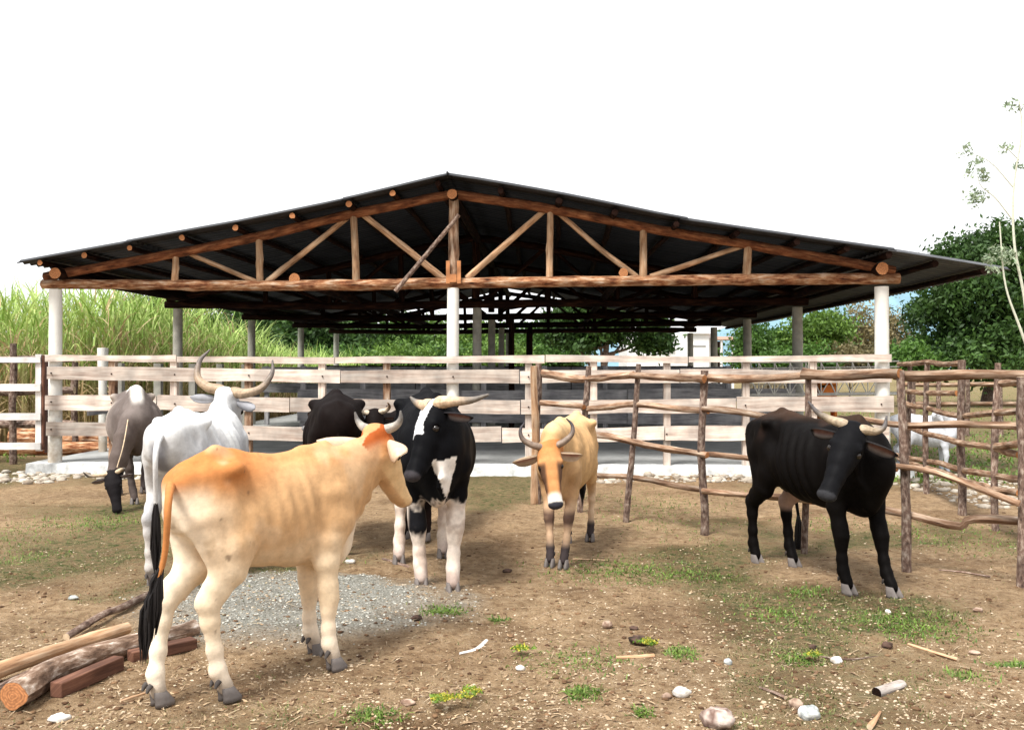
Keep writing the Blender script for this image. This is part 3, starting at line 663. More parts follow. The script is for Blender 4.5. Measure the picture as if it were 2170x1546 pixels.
def sweep(P, rad, sides=8, flat=None):
    V, Fl, UV, M = tube_geo(P, rad, sides); return V, Fl
def cow(name, label, cat, hind, front, hind_feet, front_feet, poll, muzzle, color, s=1.0, wid=1.0, horn=None, horn_r=.032, horn_col=((.55, .42, .28), (.10, .09, .08)),
        neck_mid=None, hump=0.0, tail=None, tuft_col=(.01, .008, .008), h=.0125, mat=None, ear_pitch=0.0, ear_len=.2, lean_=0.0, head_roll=0.0, tuft_len=.35, thin=1.0, group='cattle standing in the yard', earcol=None, dew=1.0, bulk=1.0, right=None, head_s=1.0, blen=None, legk=1.2, rib=1.0, nk_=1.0, ear_dirs=None, lift=0.0):
    """hind/front: world xy between the hind and front hooves; feet: world xy of (left, right) hooves"""
    hind = np.array(hind[:2], float); front = np.array(front[:2], float); fw = front-hind; yaw = math.atan2(fw[1], fw[0])
    base = (hind+front)/2; cy, sy = math.cos(yaw), math.sin(yaw)
    def loc(p): q = np.array(p[:2])-base; return np.array([q[0]*cy+q[1]*sy, -q[0]*sy+q[1]*cy, p[2] if len(p) > 2 else 0.0])/s
    LL = np.linalg.norm(fw)/s; st = (LL/.93); 
    root = thing(name, label, cat, (base[0], base[1], 0), yaw, group)
    xk = blen or (.86+.14*st)                           # body length follows the stance only a little
    c = lambda x, y, z: np.array([x*xk, y*wid, z])
    po = loc(poll); mu = loc(muzzle)
    hf = mu-po; hl = np.linalg.norm(hf); hf /= hl; HS = hl/.50*head_s
    if right is None:
        hr = np.cross(hf, [0, 0, 1.]); hr /= np.linalg.norm(hr)
    else:
        a = np.array([right[0]*cy+right[1]*sy, -right[0]*sy+right[1]*cy, right[2]]); a -= hf*(a@hf); hr = a/np.linalg.norm(a)
    hs_ = -hr                                   # points to the animal's left
    hu = np.cross(hf, hs_); hu /= np.linalg.norm(hu)
    if hu[2] < 0 and abs(hf[2]) < .98: pass
    if head_roll: 
        ca, sa = math.cos(head_roll), math.sin(head_roll); hs_, hu = hs_*ca+hu*sa, hu*ca-hs_*sa
    H = lambda f, q, u: po+(hf*f+hs_*q+hu*u)*HS
    lo = np.minimum(np.array([-1.0, -.5, -.05]), np.minimum(po, mu)-.28); hi = np.maximum(np.array([.95, .5, 1.5]), np.maximum(po, mu)+.28)
    f = Field(lo, hi, h/s); Yv = (0, 1., 0)
    T = [(-.69, 1.13, .95, .08), (-.62, 1.20, .84, .16), (-.50, 1.235, .77, .205), (-.36, 1.25, .71, .215), (-.20, 1.215, .62, .235), (-.02, 1.18, .565, .260), (.15, 1.185, .55, .258),
         (.30, 1.215, .56, .225), (.43, 1.235, .575, .185), (.55, 1.18, .62, .155), (.63, 1.08, .70, .11)]
    T = [(x, a, b+lift*math.exp(-((x+.05)/.35)**2), w) for (x, a, b, w) in T]
    pts = [c(x, 0, (a+b)/2) for (x, a, b, w) in T]; rad = [((a-b)/2, w*wid*bulk) for (x, a, b, w) in T]
    f.loft(pts, rad, Yv, .02)
    f.loft([c(-.66, 0, 1.165), c(-.42, 0, 1.245), c(-.1, 0, 1.172), c(.25, 0, 1.20), c(.45, 0, 1.235)], [(.03, .025)]*5, Yv, .05)
    if hump: f.ball(c(.38, 0, 1.19+hump*.3), (.17, .07, .07+hump*.6), .09)
    ft = {('h', 0): loc(hind_feet[0]), ('h', 1): loc(hind_feet[1]), ('f', 0): loc(front_feet[0]), ('f', 1): loc(front_feet[1])}
    hooves = []
    for i, sg in enumerate((1, -1)):
        f.ball(c(-.36, sg*.195, 1.165), (.034, .028, .026), .07); f.ball(c(-.67, sg*.085, 1.105), (.045, .03, .035), .07)
        f.seg(c(-.37, sg*.175, 1.165), c(-.64, sg*.08, 1.125), (.020, .020), (.020, .020), Yv, .06)
        def P(x, y, z, key):
            dflt = {'h': (-.505*1.0, .14), 'f': (.42, .14)}[key]; t = ft[(key, i)]
            dx, dy = t[0]-dflt[0]*xk, t[1]-sg*dflt[1]*wid; w = min(1, max(0, (1.0-z)/.93))**1.15
            return np.array([x*xk+dx*w, sg*y*wid+dy*w, z])
        hp = [P(-.46, .10, 1.10, 'h'), P(-.49, .125, .93, 'h'), P(-.42, .145, .76, 'h'), P(-.43, .15, .64, 'h'), P(-.53, .145, .555, 'h'), P(-.59, .14, .49, 'h'), P(-.58, .14, .40, 'h'), P(-.565, .14, .26, 'h'), P(-.555, .14, .155, 'h'), P(-.525, .14, .09, 'h'), P(-.505, .14, .06, 'h')]
        hr_ = [(.13, .06), (.185*thin, .085*thin), (.145*thin, .075), (.10*thin, .06), (.062, .042), (.050, .036), (.038, .030), (.033, .026), (.036, .031), (.030, .029), (.036, .034)]
        hr_ = [(a*(1+(legk-1)*w), b_*(1+(legk-1)*w)) for (a, b_), w in zip(hr_, [0, 0, 0, .3, .7, 1, 1, 1, .8, .7, .3])]
        f.loft(hp, hr_, Yv, .035); f.ball(P(-.625, .14, .525, 'h'), (.028, .022, .035), .03)
        f.ball(P(-.335, .16, .765, 'h'), (.07, .05, .09), .06)                                     # stifle
        fp_ = [P(.42, .085, 1.15, 'f'), P(.40, .145, .98, 'f'), P(.45, .145, .82, 'f'), P(.37, .155, .72, 'f'), P(.36, .15, .60, 'f'), P(.375, .142, .46, 'f'), P(.385, .14, .395, 'f'), P(.378, .14, .33, 'f'), P(.375, .14, .23, 'f'), P(.38, .14, .15, 'f'), P(.405, .14, .09, 'f'), P(.42, .14, .06, 'f')]
        fr_ = [(.07, .035), (.13, .06), (.12, .07), (.095, .06), (.066, .05), (.047, .041), (.044, .041), (.034, .031), (.031, .028), (.035, .032), (.030, .029), (.036, .034)]
        fr_ = [(a*(1+(legk-1)*w), b_*(1+(legk-1)*w)) for (a, b_), w in zip(fr_, [0, 0, 0, 0, .5, 1, 1, 1, 1, .8, .7, .3])]
        f.loft(fp_, fr_, Yv, .035)
        f.ball(P(.50, .125, .82, 'f'), (.05, .045, .06), .06)
        hooves += [(ft[('h', i)], 'h'), (ft[('f', i)], 'f')]
    f.ball(c(.50, 0, .66), (.12, .065, .12), .07)
    f.ball(c(-.33, 0, .655), (.10, .05, .04), .07)
    # neck
    nb = c(.46, 0, .98); nt_ = po+(-hf*.0-hu*.10+hf*.05)*HS
    nm = (nb+nt_)/2+np.array([0, 0, .05]) if neck_mid is None else loc(neck_mid)
    np1 = nb*.5+nm*.5; np2 = nm*.5+nt_*.5
    sd0 = np.array([0, 1., 0]); sds = [sd0*.85+hs_*.15, sd0*.6+hs_*.4, sd0*.35+hs_*.65, hs_]
    nth = np.array([.24, .205, .165, .135, .105])*bulk*np.array([1, (1+nk_)/2, nk_, nk_, nk_]); ntw = np.array([.135, .115, .098, .088, .074])*bulk*np.array([1, (1+nk_)/2, nk_, 1, 1])
    f.loft([nb, np1, nm, np2, nt_], list(zip(nth, ntw)), sds, .04)
    # dewlap
    ax = nt_-nb; dn = np.cross(ax, sd0); dn /= np.linalg.norm(dn); dn = dn if dn[2] < 0 else -dn
    f.loft([H(.16, 0, -.14), np2+dn*.12, nm+dn*.17*dew, np1+dn*.22*dew, c(.56, 0, .66)], [(.03, .022), (.05, .018), (.06, .018), (.07, .02), (.08, .03)], sds+[sd0], .05)
    # head
    hp = [(.0, -.035, .07, .078), (.06, -.04, .088, .096), (.14, -.05, .098, .100), (.23, -.060, .086, .079), (.33, -.068, .069, .061), (.42, -.070, .057, .055), (.462, -.070, .048, .050)]
    f.loft([H(a, 0, b) for a, b, _, _ in hp], [(u*HS, w*HS) for _, _, u, w in hp], hs_, .02)
    for sg in (1, -1):
        f.seg(H(.10, sg*.055, -.11), H(.22, sg*.04, -.115), (.05*HS, .03*HS), (.035*HS, .025*HS), hs_, .04)
        f.seg(H(.22, sg*.035, -.125), H(.42, sg*.018, -.105), (.028*HS, .02*HS), (.022*HS, .02*HS), hs_, .03)
        f.ball(H(.135, sg*.078, -.005), (.026*HS,)*3, .025)
        f.ball(H(.165, sg*.092, -.028), (.018*HS,)*3, .012, sub=True)
        f.ball(H(.478, sg*.030, -.050), (.016*HS,)*3, .010, sub=True)
    f.seg(H(.475, -.03, -.062), H(.475, .03, -.062), (.031*HS, .031*HS), (.031*HS, .031*HS), hf, .03)      # broad nose
    f.seg(H(-.01, -.055, .0), H(-.01, .055, .0), (.03*HS, .03*HS), (.03*HS, .03*HS), hf, .03)              # poll ridge
    V, Fq = f.mesh()
    # ribs, shoulder and flank relief
    n_ = np.zeros_like(V); fn = np.cross(V[Fq[:, 2]]-V[Fq[:, 0]], V[Fq[:, 3]]-V[Fq[:, 1]])
    for q in range(4): np.add.at(n_, Fq[:, q], fn)
    n_ /= np.linalg.norm(n_, axis=1)[:, None]+1e-12
    xx = V[:, 0]/xk; side_ = ss(.10, .18, np.abs(V[:, 1])); tor = side_*ss(.60, .68, V[:, 2])*ss(1.18, 1.05, V[:, 2])
    ribs = np.sin((xx+.25*(V[:, 2]-.9))*2*math.pi/.095)*.0065*tor*ss(-.26, -.16, xx)*ss(.27, .18, xx)
    hollow = -.042*np.exp(-(((xx+.27)/.09)**2+((V[:, 2]-1.03)/.10)**2))*side_-.014*np.exp(-(((xx-.27)/.04)**2+((V[:, 2]-.95)/.2)**2))*side_-.016*np.exp(-(((xx+.55)/.05)**2+((V[:, 2]-1.05)/.06)**2))*side_
    hollow += -.012*np.exp(-(((xx+.47)/.035)**2+((V[:, 2]-.82)/.12)**2))*side_
    V = V+n_*(rib*(ribs+hollow)+.006*(fbm(V[:, 0]*7, V[:, 1]*7, V[:, 2]*7, 5, 2)-.5)*ss(.3, .6, V[:, 2]))[:, None]
    # colours on the SDF skin
    hd = (V-po)/HS; hc = np.stack([hd@hf, hd@hs_, hd@hu], 1)
    xb = V.copy(); xb[:, 0] /= xk
    dpn = np.minimum(np.abs(hc[:, 1]), 9)
    nk = (np.clip(((V-nb)@(po-nb))/((po-nb)@(po-nb)), 0, 1))
    inhead = (hc[:, 0] > -.05) & (np.abs(hc[:, 1]) < .13) & (hc[:, 2] < .09) & (hc[:, 2] > -.19+.09*np.clip(hc[:, 0]/.45, 0, 1)) & (hc[:, 0] < .56)
    col = color(xb, hc, inhead, nk)
    mb = [V]; faces = [Fq]; cols = [col]; n0 = len(V); extraF = []
    def addg(Vx, Fx, cx):
        nonlocal n0
        Vx = np.asarray(Vx); mb.append(Vx); cx = np.asarray(cx, float); cols.append(np.tile(cx, (len(Vx), 1)) if cx.ndim == 1 else cx)
        for q in Fx:
            q = [int(v)+n0 for v in q]; extraF.append(q if len(q) == 4 else q+[q[-1]])
        n0 += len(Vx)
    # ears
    for sg in (1, -1):
        nl, nw = 12, 7; EL = ear_len; Vx = []; cc = []
        axis_ = hs_*sg*.93-hf*.02+hu*(-.18+ear_pitch)-hf*.20; axis_ /= np.linalg.norm(axis_)
        
        if ear_dirs is not None: a = ear_dirs[0 if sg == 1 else 1]; axis_ = np.array([a[0]*cy+a[1]*sy, -a[0]*sy+a[1]*cy, a[2]]); axis_ /= np.linalg.norm(axis_)
        wd = np.cross(axis_, hf+hu*.25); wd /= np.linalg.norm(wd); nn = np.cross(axis_, wd); 
        if nn@hf < 0: nn = -nn
        e0 = H(.040, sg*.086, -.038)
        ec = np.array(earcol if earcol is not None else col[inhead].mean(0) if inhead.any() else (.3, .2, .1))
        for layer in (0, 1):
            for a in range(nl):
                t = a/(nl-1); w = EL*(.10+.30*math.sin(math.pi*min(1, t*.9+.06))**.8)*(1 if t < .85 else (1-t)/.15*.8+.2)
                for b in range(nw):
                    q = (b/(nw-1)-.5)*2; cup = (q*q)*w*.55*(1-.3*t)
                    p = e0+axis_*EL*t*HS+(wd*q*w*.5+nn*(cup-.006*layer))*HS+np.array([0, 0, -.03*t*t])
                    Vx.append(p); inner = layer == 0 and abs(q) < .75 and .1 < t < .9
                    cc.append((np.array([.45, .24, .20])*(.35 if ec.mean() < .1 else .9)) if (inner and abs(q) < .45) else (ec*.7+np.array([.5, .4, .35])*.3 if inner else ec))
        Fx = []; N = nl*nw
        for layer in (0, 1):
            for a in range(nl-1):
                for b in range(nw-1):
                    q = layer*N+a*nw+b; Fx.append((q, q+nw, q+nw+1, q+1) if layer else (q, q+1, q+nw+1, q+nw))
        for a in range(nl-1):
            for b in (0, nw-1): q = a*nw+b; Fx.append((q, q+nw, q+nw+N, q+N))
        for b in range(nw-1): q = (nl-1)*nw+b; Fx.append((q, q+1, q+1+N, q+N))
        addg(Vx, Fx, cc)
    # hooves: two claws each
    for (p, key) in hooves:
        for sgn in (1, -1):
            Vx = []; m = 14; levels = [(0, 1.0, 0), (.02, .97, 0), (.045, .82, -.012), (.075, .62, -.022)]
            for (z, sc, ox) in levels:
                for j in range(m):
                    a = 2*math.pi*j/m; rx = .062 if math.cos(a) > 0 else .045
                    Vx.append((p[0]+.012+ox+rx*sc*math.cos(a), p[1]+sgn*.026+.024*sc*math.sin(a)*(1-.25*max(0, math.cos(a))), z-.004))
            Vx += [(p[0]+.01, p[1]+sgn*.026, -.004), (p[0]-.01, p[1]+sgn*.024, .078)]
            Fx = [(l*m+j, l*m+(j+1) % m, (l+1)*m+(j+1) % m, (l+1)*m+j) for l in range(3) for j in range(m)]
            Fx += [(len(Vx)-2, (j+1) % m, j) for j in range(m)]+[(len(Vx)-1, 3*m+j, 3*m+(j+1) % m) for j in range(m)]
            addg(Vx, Fx, (.16, .14, .13))
            V2, F2 = sweep([(p[0]-.05, p[1]+sgn*.022, .115), (p[0]-.065, p[1]+sgn*.024, .10), (p[0]-.075, p[1]+sgn*.024, .08)], [.014, .013, .006], 7); addg(V2, F2, (.08, .07, .065))
    # tail
    tp = [c(-.69, 0, 1.12), c(-.745, 0, 1.05), c(-.76, 0, .90), c(-.75, 0, .65)] if tail is None else [c(-.66, 0, 1.14), c(-.72, 0, 1.10)]+[loc(q) for q in tail]
    Pt = smooth_path(tp, 26); tr_ = np.interp(np.linspace(0, 1, 26), [0, .15, .5, 1], [.038, .028, .018, .010])
    V2, F2 = sweep(Pt, tr_, 10)
    tcx = color(np.stack([np.full(len(V2), -.62), np.zeros(len(V2)), np.full(len(V2), 1.15)], 1), np.full((len(V2), 3), 9.), np.zeros(len(V2), bool), np.zeros(len(V2))); addg(V2, F2, tcx)
    allV = np.vstack(mb)*s; allC = np.clip(np.vstack(cols), 0, 1)
    tri = [q for q in extraF if q[2] == q[3]]; quad = [q for q in extraF if q[2] != q[3]]
    FF = [tuple(q) for q in Fq]+[tuple(q) for q in quad]+[tuple(q[:3]) for q in tri]
    mesh_obj('body', allV, FF, mat or M_hide, root, col=allC)
    # tail tuft: a bunch of strands
    end = Pt[-1]; dr = Pt[-1]-Pt[-3]; dr /= np.linalg.norm(dr); rr = random.Random(int(label.__len__())); TV = []; TF = []
    for k in range(110):
        a = rr.random()*6.28; q0 = Pt[-1-rr.randrange(0, 6)]; Ln = tuft_len*rr.uniform(.55, 1.0); sp_ = rr.uniform(.005, .034)
        d0 = np.array([math.cos(a), math.sin(a), 0])
        pts_ = [q0+d0*.006, q0+d0*sp_*.8+dr*Ln*.3, q0+d0*sp_+np.array([0, 0, -1])*Ln*.35+dr*Ln*.33, q0+d0*sp_*.45+dr*Ln*.35+np.array([0, 0, -1])*Ln*.65]
        V2, F2 = sweep(pts_, [.006, .007, .006, .001], 4); TF += [tuple(int(v)+len(TV) for v in q) for q in F2]; TV += list(V2)
    mesh_obj('tail_tuft', np.array(TV)*s, TF, M_hair, root, col=np.tile(np.array(tuft_col), (len(TV), 1)))
    # eyes
    for sg in (1, -1):
        ce = H(.165, sg*.082, -.026)*s; Vx = []; Fx = []
        for a in range(9):
            for b in range(14): 
                th = math.pi*a/8; ph = 2*math.pi*b/14; Vx.append(ce+.0245*HS*s*np.array([math.sin(th)*math.cos(ph), math.sin(th)*math.sin(ph), math.cos(th)]))
        for a in range(8):
            for b in range(14): Fx.append((a*14+b, (a+1)*14+b, (a+1)*14+(b+1) % 14, a*14+(b+1) % 14))
        mesh_obj('eye', Vx, Fx, M_eye, root)
    # horns
    if horn:
        for sg, hp_ in zip((1, -1), horn):
            pts_ = [H(-.005, sg*.045, .0), H(-.01, sg*.075, .01)]+[H(*q) for q in hp_]
            Ph = smooth_path(pts_, 26); t = np.linspace(0, 1, 26); V2, F2 = sweep(Ph, horn_r*HS*(1-t**1.6*.9)+.002, 14)
            tt = np.repeat(t, 15)
            tt = np.r_[tt, np.ones(len(V2)-len(tt))*1.0]; c0 = np.array(horn_col[0]); c1 = np.array(horn_col[1]); m_ = ss(.45, .85, tt)[:, None]
            ring = 1+.10*np.sin(tt*90)[:, None]*(tt < .4)[:, None]
            mesh_obj('horn', V2*s, F2, M_horn, root, col=np.clip((c0*(1-m_)+c1*m_)*ring, 0, 1))
    return root
def thin_t(t): return 1.0
def mixv(c, m, col): m = np.clip(m, 0, 1)[:, None]; return c*(1-m)+np.array(col)*m
def nz(p, f=6, s=0): return fbm(p[:, 0]*f+9, p[:, 1]*f+5, p[:, 2]*f, s, 3)
def base(p, col): return np.tile(np.array(col, float), (len(p), 1))

def col_heifer(p, hc, ih, nk):
    n = nz(p, 5); hn = fbm(p[:, 0]*28, p[:, 1]*28, p[:, 2]*12, 77, 3); c = base(p, (.56, .335, .165)); c = c*(.86+.28*hn[:, None])
    c = mixv(c, ss(.95, 1.13, p[:, 2]+.15*(n-.5))*ss(.15, -.35, p[:, 0]), (.46, .185, .06))               # orange croup
    c = mixv(c, ss(1.1, 1.2, p[:, 2])*.4, (.55, .21, .06))
    c = mixv(c, ss(.85, .55, p[:, 2]+.25*(n-.5)), (.74, .57, .38)); c = mixv(c, ss(.5, .7, n)*.25, (.76, .60, .42)); c = mixv(c, ss(-.30, -.5, p[:, 0]+.2*(n-.5))*ss(1.08, .95, p[:, 2])*.5, (.76, .60, .42)); c = mixv(c, ss(.80, .86, fbm(p[:, 0]*26, p[:, 1]*26, p[:, 2]*26, 81, 2))*ss(0, -.25, p[:, 0])*.7, (.16, .10, .06))                                        # cream belly, legs
    c = mixv(c, ss(-.48, -.62, p[:, 0]+.08*(n-.5))*ss(.22, .08, np.abs(p[:, 1]))*ss(1.12, 1.0, p[:, 2])*.9, (.80, .68, .52))  # pale buttocks
    c = mixv(c, ss(.50, .62, p[:, 0])*ss(.85, .70, p[:, 2])*(~ih)*.8, (.82, .70, .55))
    c = mixv(c, ss(.42, .12, p[:, 2])*.6, (.84, .74, .62))
    c = mixv(c, ss(.62, .72, nz(p, 9, 4))*ss(-.1, -.3, p[:, 0])*ss(.8, .7, np.abs(p[:, 2]-.85)*4)*.35, (.30, .19, .09))       # dirt on thigh
    c = mixv(c, ss(.14, .08, p[:, 2])*.7, (.30, .24, .19))
    c = mixv(c, ih*ss(.07, -.01, hc[:, 0]-.35*(hc[:, 2]+.06)), (.36, .085, .018))                                     # rust poll
    c = mixv(c, ih*ss(.08, .0, hc[:, 0])*ss(-.07, -.01, hc[:, 2]), (.36, .085, .018))
    c = mixv(c, ih*ss(.08, .22, hc[:, 0])*.7, (.70, .48, .25)); c = mixv(c, ih*ss(.475, .50, hc[:, 0]), (.30, .2, .14))
    return c
def col_white(p, hc, ih, nk):
    n = nz(p, 4, 2); c = base(p, (.74, .74, .73)); c = mixv(c, ss(.40, .62, n)*ss(1.2, .9, p[:, 2])*.85, (.40, .40, .42)); c = mixv(c, ss(-.45, -.6, p[:, 0])*.5, (.42, .41, .40))
    c = mixv(c, ss(.55, .3, p[:, 2])*.55, (.52, .46, .40)); c = mixv(c, ss(.16, .08, p[:, 2])*.8, (.12, .09, .09))
    c = mixv(c, ss(.10, .02, np.abs(p[:, 1]))*ss(-.6, -.68, p[:, 0])*ss(1.1, 1.0, p[:, 2])*ss(.55, .7, p[:, 2])*.8, (.10, .10, .12))
    c = mixv(c, ih*ss(.43, .46, hc[:, 0]), (.03, .03, .035)); c = mixv(c, ih*ss(.3, .1, hc[:, 0])*.3, (.4, .4, .42)); return c
def col_grey(p, hc, ih, nk):
    n = nz(p, 4, 3); c = base(p, (.13, .105, .095)); c = mixv(c, ss(.5, .7, n)*.5, (.26, .22, .20))
    c = mixv(c, ss(.09, .03, np.abs(p[:, 1]))*ss(1.08, 1.2, p[:, 2]), (.80, .76, .70)); c = mixv(c, ss(.16, .25, np.abs(p[:, 1]))*ss(.3, -.1, p[:, 0])*.6, (.55, .47, .40))
    c = mixv(c, ss(.55, .3, p[:, 2])*.8, (.05, .04, .04)); c = mixv(c, ss(.05, .55, nk)*ss(.35, .5, p[:, 0])*.85, (.10, .075, .065)); c = mixv(c, ih, (.010, .008, .009)); return c
def col_bull(p, hc, ih, nk):
    n = nz(p, 5, 7); c = base(p, (.004, .004, .005)); z = p[:, 2]+.16*(n-.5)+.10*(fbm(p[:, 0]*30, p[:, 1]*30, p[:, 2]*30, 91, 2)-.5)
    c = mixv(c, ss(.57, .53, z), (.72, .62, .53)); c = mixv(c, ss(.57, .5, z)*ss(.5, .68, fbm(p[:, 0]*12, p[:, 1]*12, p[:, 2]*9, 93, 3))*.6, (.45, .33, .26)); c = mixv(c, ss(.44, .40, z)*ss(.34, .38, z)*.45, (.30, .2, .15))
    c = mixv(c, ss(.09, .07, np.abs(p[:, 1]+.10)+.0*z)*ss(.2, .22, p[:, 0])*ss(.32, .36, z)*ss(.56, .50, z), (.01, .01, .012))
    c = mixv(c, ss(.16, .08, p[:, 2])*.6, (.28, .20, .18))
    tri = (p[:, 0] > .42) & (~ih) & (np.abs(p[:, 1]-.02+.10*(p[:, 2]-.8)+.05*(n-.5)) < .10*(p[:, 2]-.60)/.30) & (p[:, 2] > .60) & (p[:, 2] < .88+.1*(n-.5))
    c = mixv(c, tri.astype(float), (.78, .72, .66))
    c = mixv(c, (ih & (hc[:, 2] > -.06) & (hc[:, 0] < .14+.12*n) & (hc[:, 1] < .0+.06*n) & (hc[:, 1] > -.13)).astype(float), (.82, .82, .83)); c = mixv(c, ih*ss(.46, .48, hc[:, 0]), (.05, .045, .05)); return c
def col_yellow(p, hc, ih, nk):
    n = nz(p, 5, 9); hn = fbm(p[:, 0]*28, p[:, 1]*28, p[:, 2]*12, 78, 3); c = base(p, (.54, .33, .155)); c = c*(.85+.3*hn[:, None]); c = mixv(c, ss(1.14, 1.22, p[:, 2])*.4, (.78, .60, .34)); c = mixv(c, ss(.62, .45, p[:, 2])*.7, (.66, .50, .36))
    c = mixv(c, ss(.35, .55, p[:, 0])*ss(1.0, .7, p[:, 2])*.5, (.40, .24, .14)); c = mixv(c, ss(.49, .42, p[:, 2])*ss(.30, .37, p[:, 2])*(p[:, 0] > 0)*ss(.25, .5, n+.1)*.9, (.06, .03, .025))
    c = mixv(c, ss(.24, .15, p[:, 2]), (.04, .03, .03)); f = hc[:, 0]
    c = mixv(c, ih, (.56, .26, .10)); c = mixv(c, ih*ss(.12, .0, f)*.7, (.52, .20, .06)); c = mixv(c, ih*ss(.035, .06, np.abs(hc[:, 1]))*ss(.12, .18, f)*ss(.42, .36, f)*.9, (.07, .04, .03))
    c = mixv(c, ih*ss(.37, .43, f), (.70, .66, .60)); c = mixv(c, ih*ss(.463, .475, f)*ss(-.10, -.09, hc[:, 2]), (.035, .035, .045)); return c
def col_black(p, hc, ih, nk):
    n = nz(p, 5, 13); c = base(p, (.004, .0032, .003)); c = mixv(c, ss(.5, .7, n)*ss(.95, 1.2, p[:, 2])*.7, (.030, .015, .010)); c = mixv(c, ss(1.17, 1.25, p[:, 2])*.5, (.07, .04, .026))
    c = mixv(c, ss(.45, .6, nz(p, 7, 15))*ss(-.3, -.45, p[:, 0])*ss(.08, .14, p[:, 1]*-1+.0)*0+ss(.66, .60, p[:, 2])*ss(.42, .48, p[:, 2])*(p[:, 0] < -.2)*(p[:, 1] > .02)*.8, (.42, .28, .22))
    c = mixv(c, ih, (.006, .006, .007)); c = mixv(c, ih*ss(.465, .478, hc[:, 0])*.6, (.05, .05, .055)); return c
def col_brown(p, hc, ih, nk):
    n = nz(p, 5, 17); c = base(p, (.008, .005, .0045)); c = mixv(c, ss(.5, .7, n)*.5, (.018, .009, .007)); c = mixv(c, ih*ss(.47, .482, hc[:, 0]), (.25, .24, .24)); return c
def col_calf(p, hc, ih, nk): return mixv(base(p, (.60, .62, .66)), ss(.35, .2, p[:, 2])*.8, (.25, .28, .33))

g2 = lambda px, py: G(px, py)[:2]
LYRE = [[(-.06, .20, .03), (-.10, .30, .12), (-.10, .29, .26), (-.09, .235, .34)], [(-.06, -.20, .03), (-.10, -.30, .12), (-.10, -.29, .26), (-.09, -.235, .34)]]
def sym(pts): return [pts, [(a, -b, c_) for a, b, c_ in pts]]
# 1. heifer in front
cow('heifer', 'tan young cow with short grey horns in front of all others, rump toward us', 'cow', (-1.56, 4.60), (-.95, 5.22), (g2(337, 1492), g2(480, 1482)), ((-1.10, 5.27), g2(708, 1417)),
    W(800, 914, 5.42), W(856, 1026, 5.60), col_heifer, s=.945, wid=.73, blen=.79, lift=.045, legk=1.16, head_s=1.24, nk_=1.04, rib=.6, horn=sym([(-.02, .13, .03), (-.05, .165, .05), (-.095, .175, .07)]), horn_r=.031, horn_col=((.34, .31, .27), (.16, .15, .14)),
    tail=[W(357, 1060, 4.22), W(348, 1180, 4.22), W(318, 1270, 4.2)], tuft_len=.34, h=.0105, neck_mid=W(742, 1003, 5.26), right=(.86, -.51, 0), ear_len=.29, ear_dirs=((-.95, -.02, .10), (.30, -.85, -.12)), earcol=(.62, .46, .32), thin=.92, dew=.8)
# 2. white cow
cow('cow', 'white bony cow with wide upswept horns seen from behind, left of the tan heifer', 'cow', (-2.48, 6.95), (-2.42, 7.95), ((-2.60, 6.85), g2(388, 1256)), ((-2.62, 7.95), (-2.25, 7.75)),
    W(481, 832, 8.35), W(512, 915, 8.72), col_white, s=1.02, lift=.03, wid=1.0, horn=sym([(-.03, .16, .0), (-.05, .27, .06), (-.09, .31, .19), (-.12, .27, .30)]), horn_r=.045, horn_col=((.36, .26, .17), (.12, .10, .09)),
    tail=[W(330, 960, 6.33), W(330, 1050, 6.36), W(330, 1100, 6.38)], tuft_len=.42, h=.0125, neck_mid=W(468, 890, 8.2), right=(.93, -.36, 0), ear_len=.2, earcol=(.30, .30, .32), hump=0, rib=1.6, head_s=1.1)
# 3. grey cow grazing, facing us
cow('cow', 'grey brown cow grazing head down near the left end of the plank fence', 'cow', (-4.85, 12.05), (-4.35, 10.95), ((-4.72, 12.1), (-5.0, 12.0)), ((-4.10, 10.9), (-4.42, 11.05)),
    W(236, 1004, 10.42), W(247, 1082, 10.28), col_grey, s=1.06, wid=1.15, horn=[[(-.03, .12, .0), (-.02, .17, .05), (0, .18, .10)], [(-.02, -.18, .0), (-.02, -.27, .04), (-.06, -.31, .12)]], horn_r=.032,
    neck_mid=W(262, 935, 10.7), h=.016, hump=.05, ear_len=.18, right=(-.98, -.2, 0), earcol=(.10, .08, .075), tuft_len=.3)
# 4. black and white bull
cow('bull', 'black bull with white forehead, white chest patch and cream legs, facing us', 'bull', (-.72, 7.85), (-.54, 6.80), ((-.58, 7.95), (-.92, 7.68)), (g2(960, 1256), g2(893, 1246)),
    W(922, 860, 6.62), W(866, 978, 6.40), col_bull, s=1.12, wid=1.08, bulk=1.04, horn=[[(-.02, .15, -.01), (-.035, .29, -.05), (-.07, .42, -.07)], [(-.02, -.13, .01), (-.03, -.18, .04), (-.05, -.21, .08)]], horn_r=.046, head_s=1.2,
    horn_col=((.60, .43, .28), (.16, .14, .12)), mat=M_hideb, neck_mid=W(938, 935, 6.72), h=.0125, right=(-.58, .81, .0), ear_len=.19, earcol=(.02, .018, .02), hump=0, legk=1.32, dew=1.6, rib=.6, ear_pitch=-.35)
# 5. yellow cow
cow('cow', 'yellow tan cow with dark lyre horns facing us beside the pole fence post', 'cow', (.62, 8.75), (.37, 7.72), ((.72, 8.72), (.50, 8.55)), (g2(1194, 1203), g2(1165, 1200)),
    W(1162, 948, 7.22), W(1177, 1052, 7.02), col_yellow, s=.94, head_s=1.15, horn=sym([(-.03, .14, .03), (-.08, .205, .05), (-.15, .215, .07), (-.21, .175, .08)]), horn_r=.031, horn_col=((.22, .16, .12), (.035, .03, .035)),
    neck_mid=W(1172, 935, 7.35), h=.0125, right=(-.99, .0, 0), ear_len=.26, earcol=(.50, .36, .24), ear_pitch=-.45, hump=0, thin=.95, legk=1.0, wid=.92, rib=1.3)
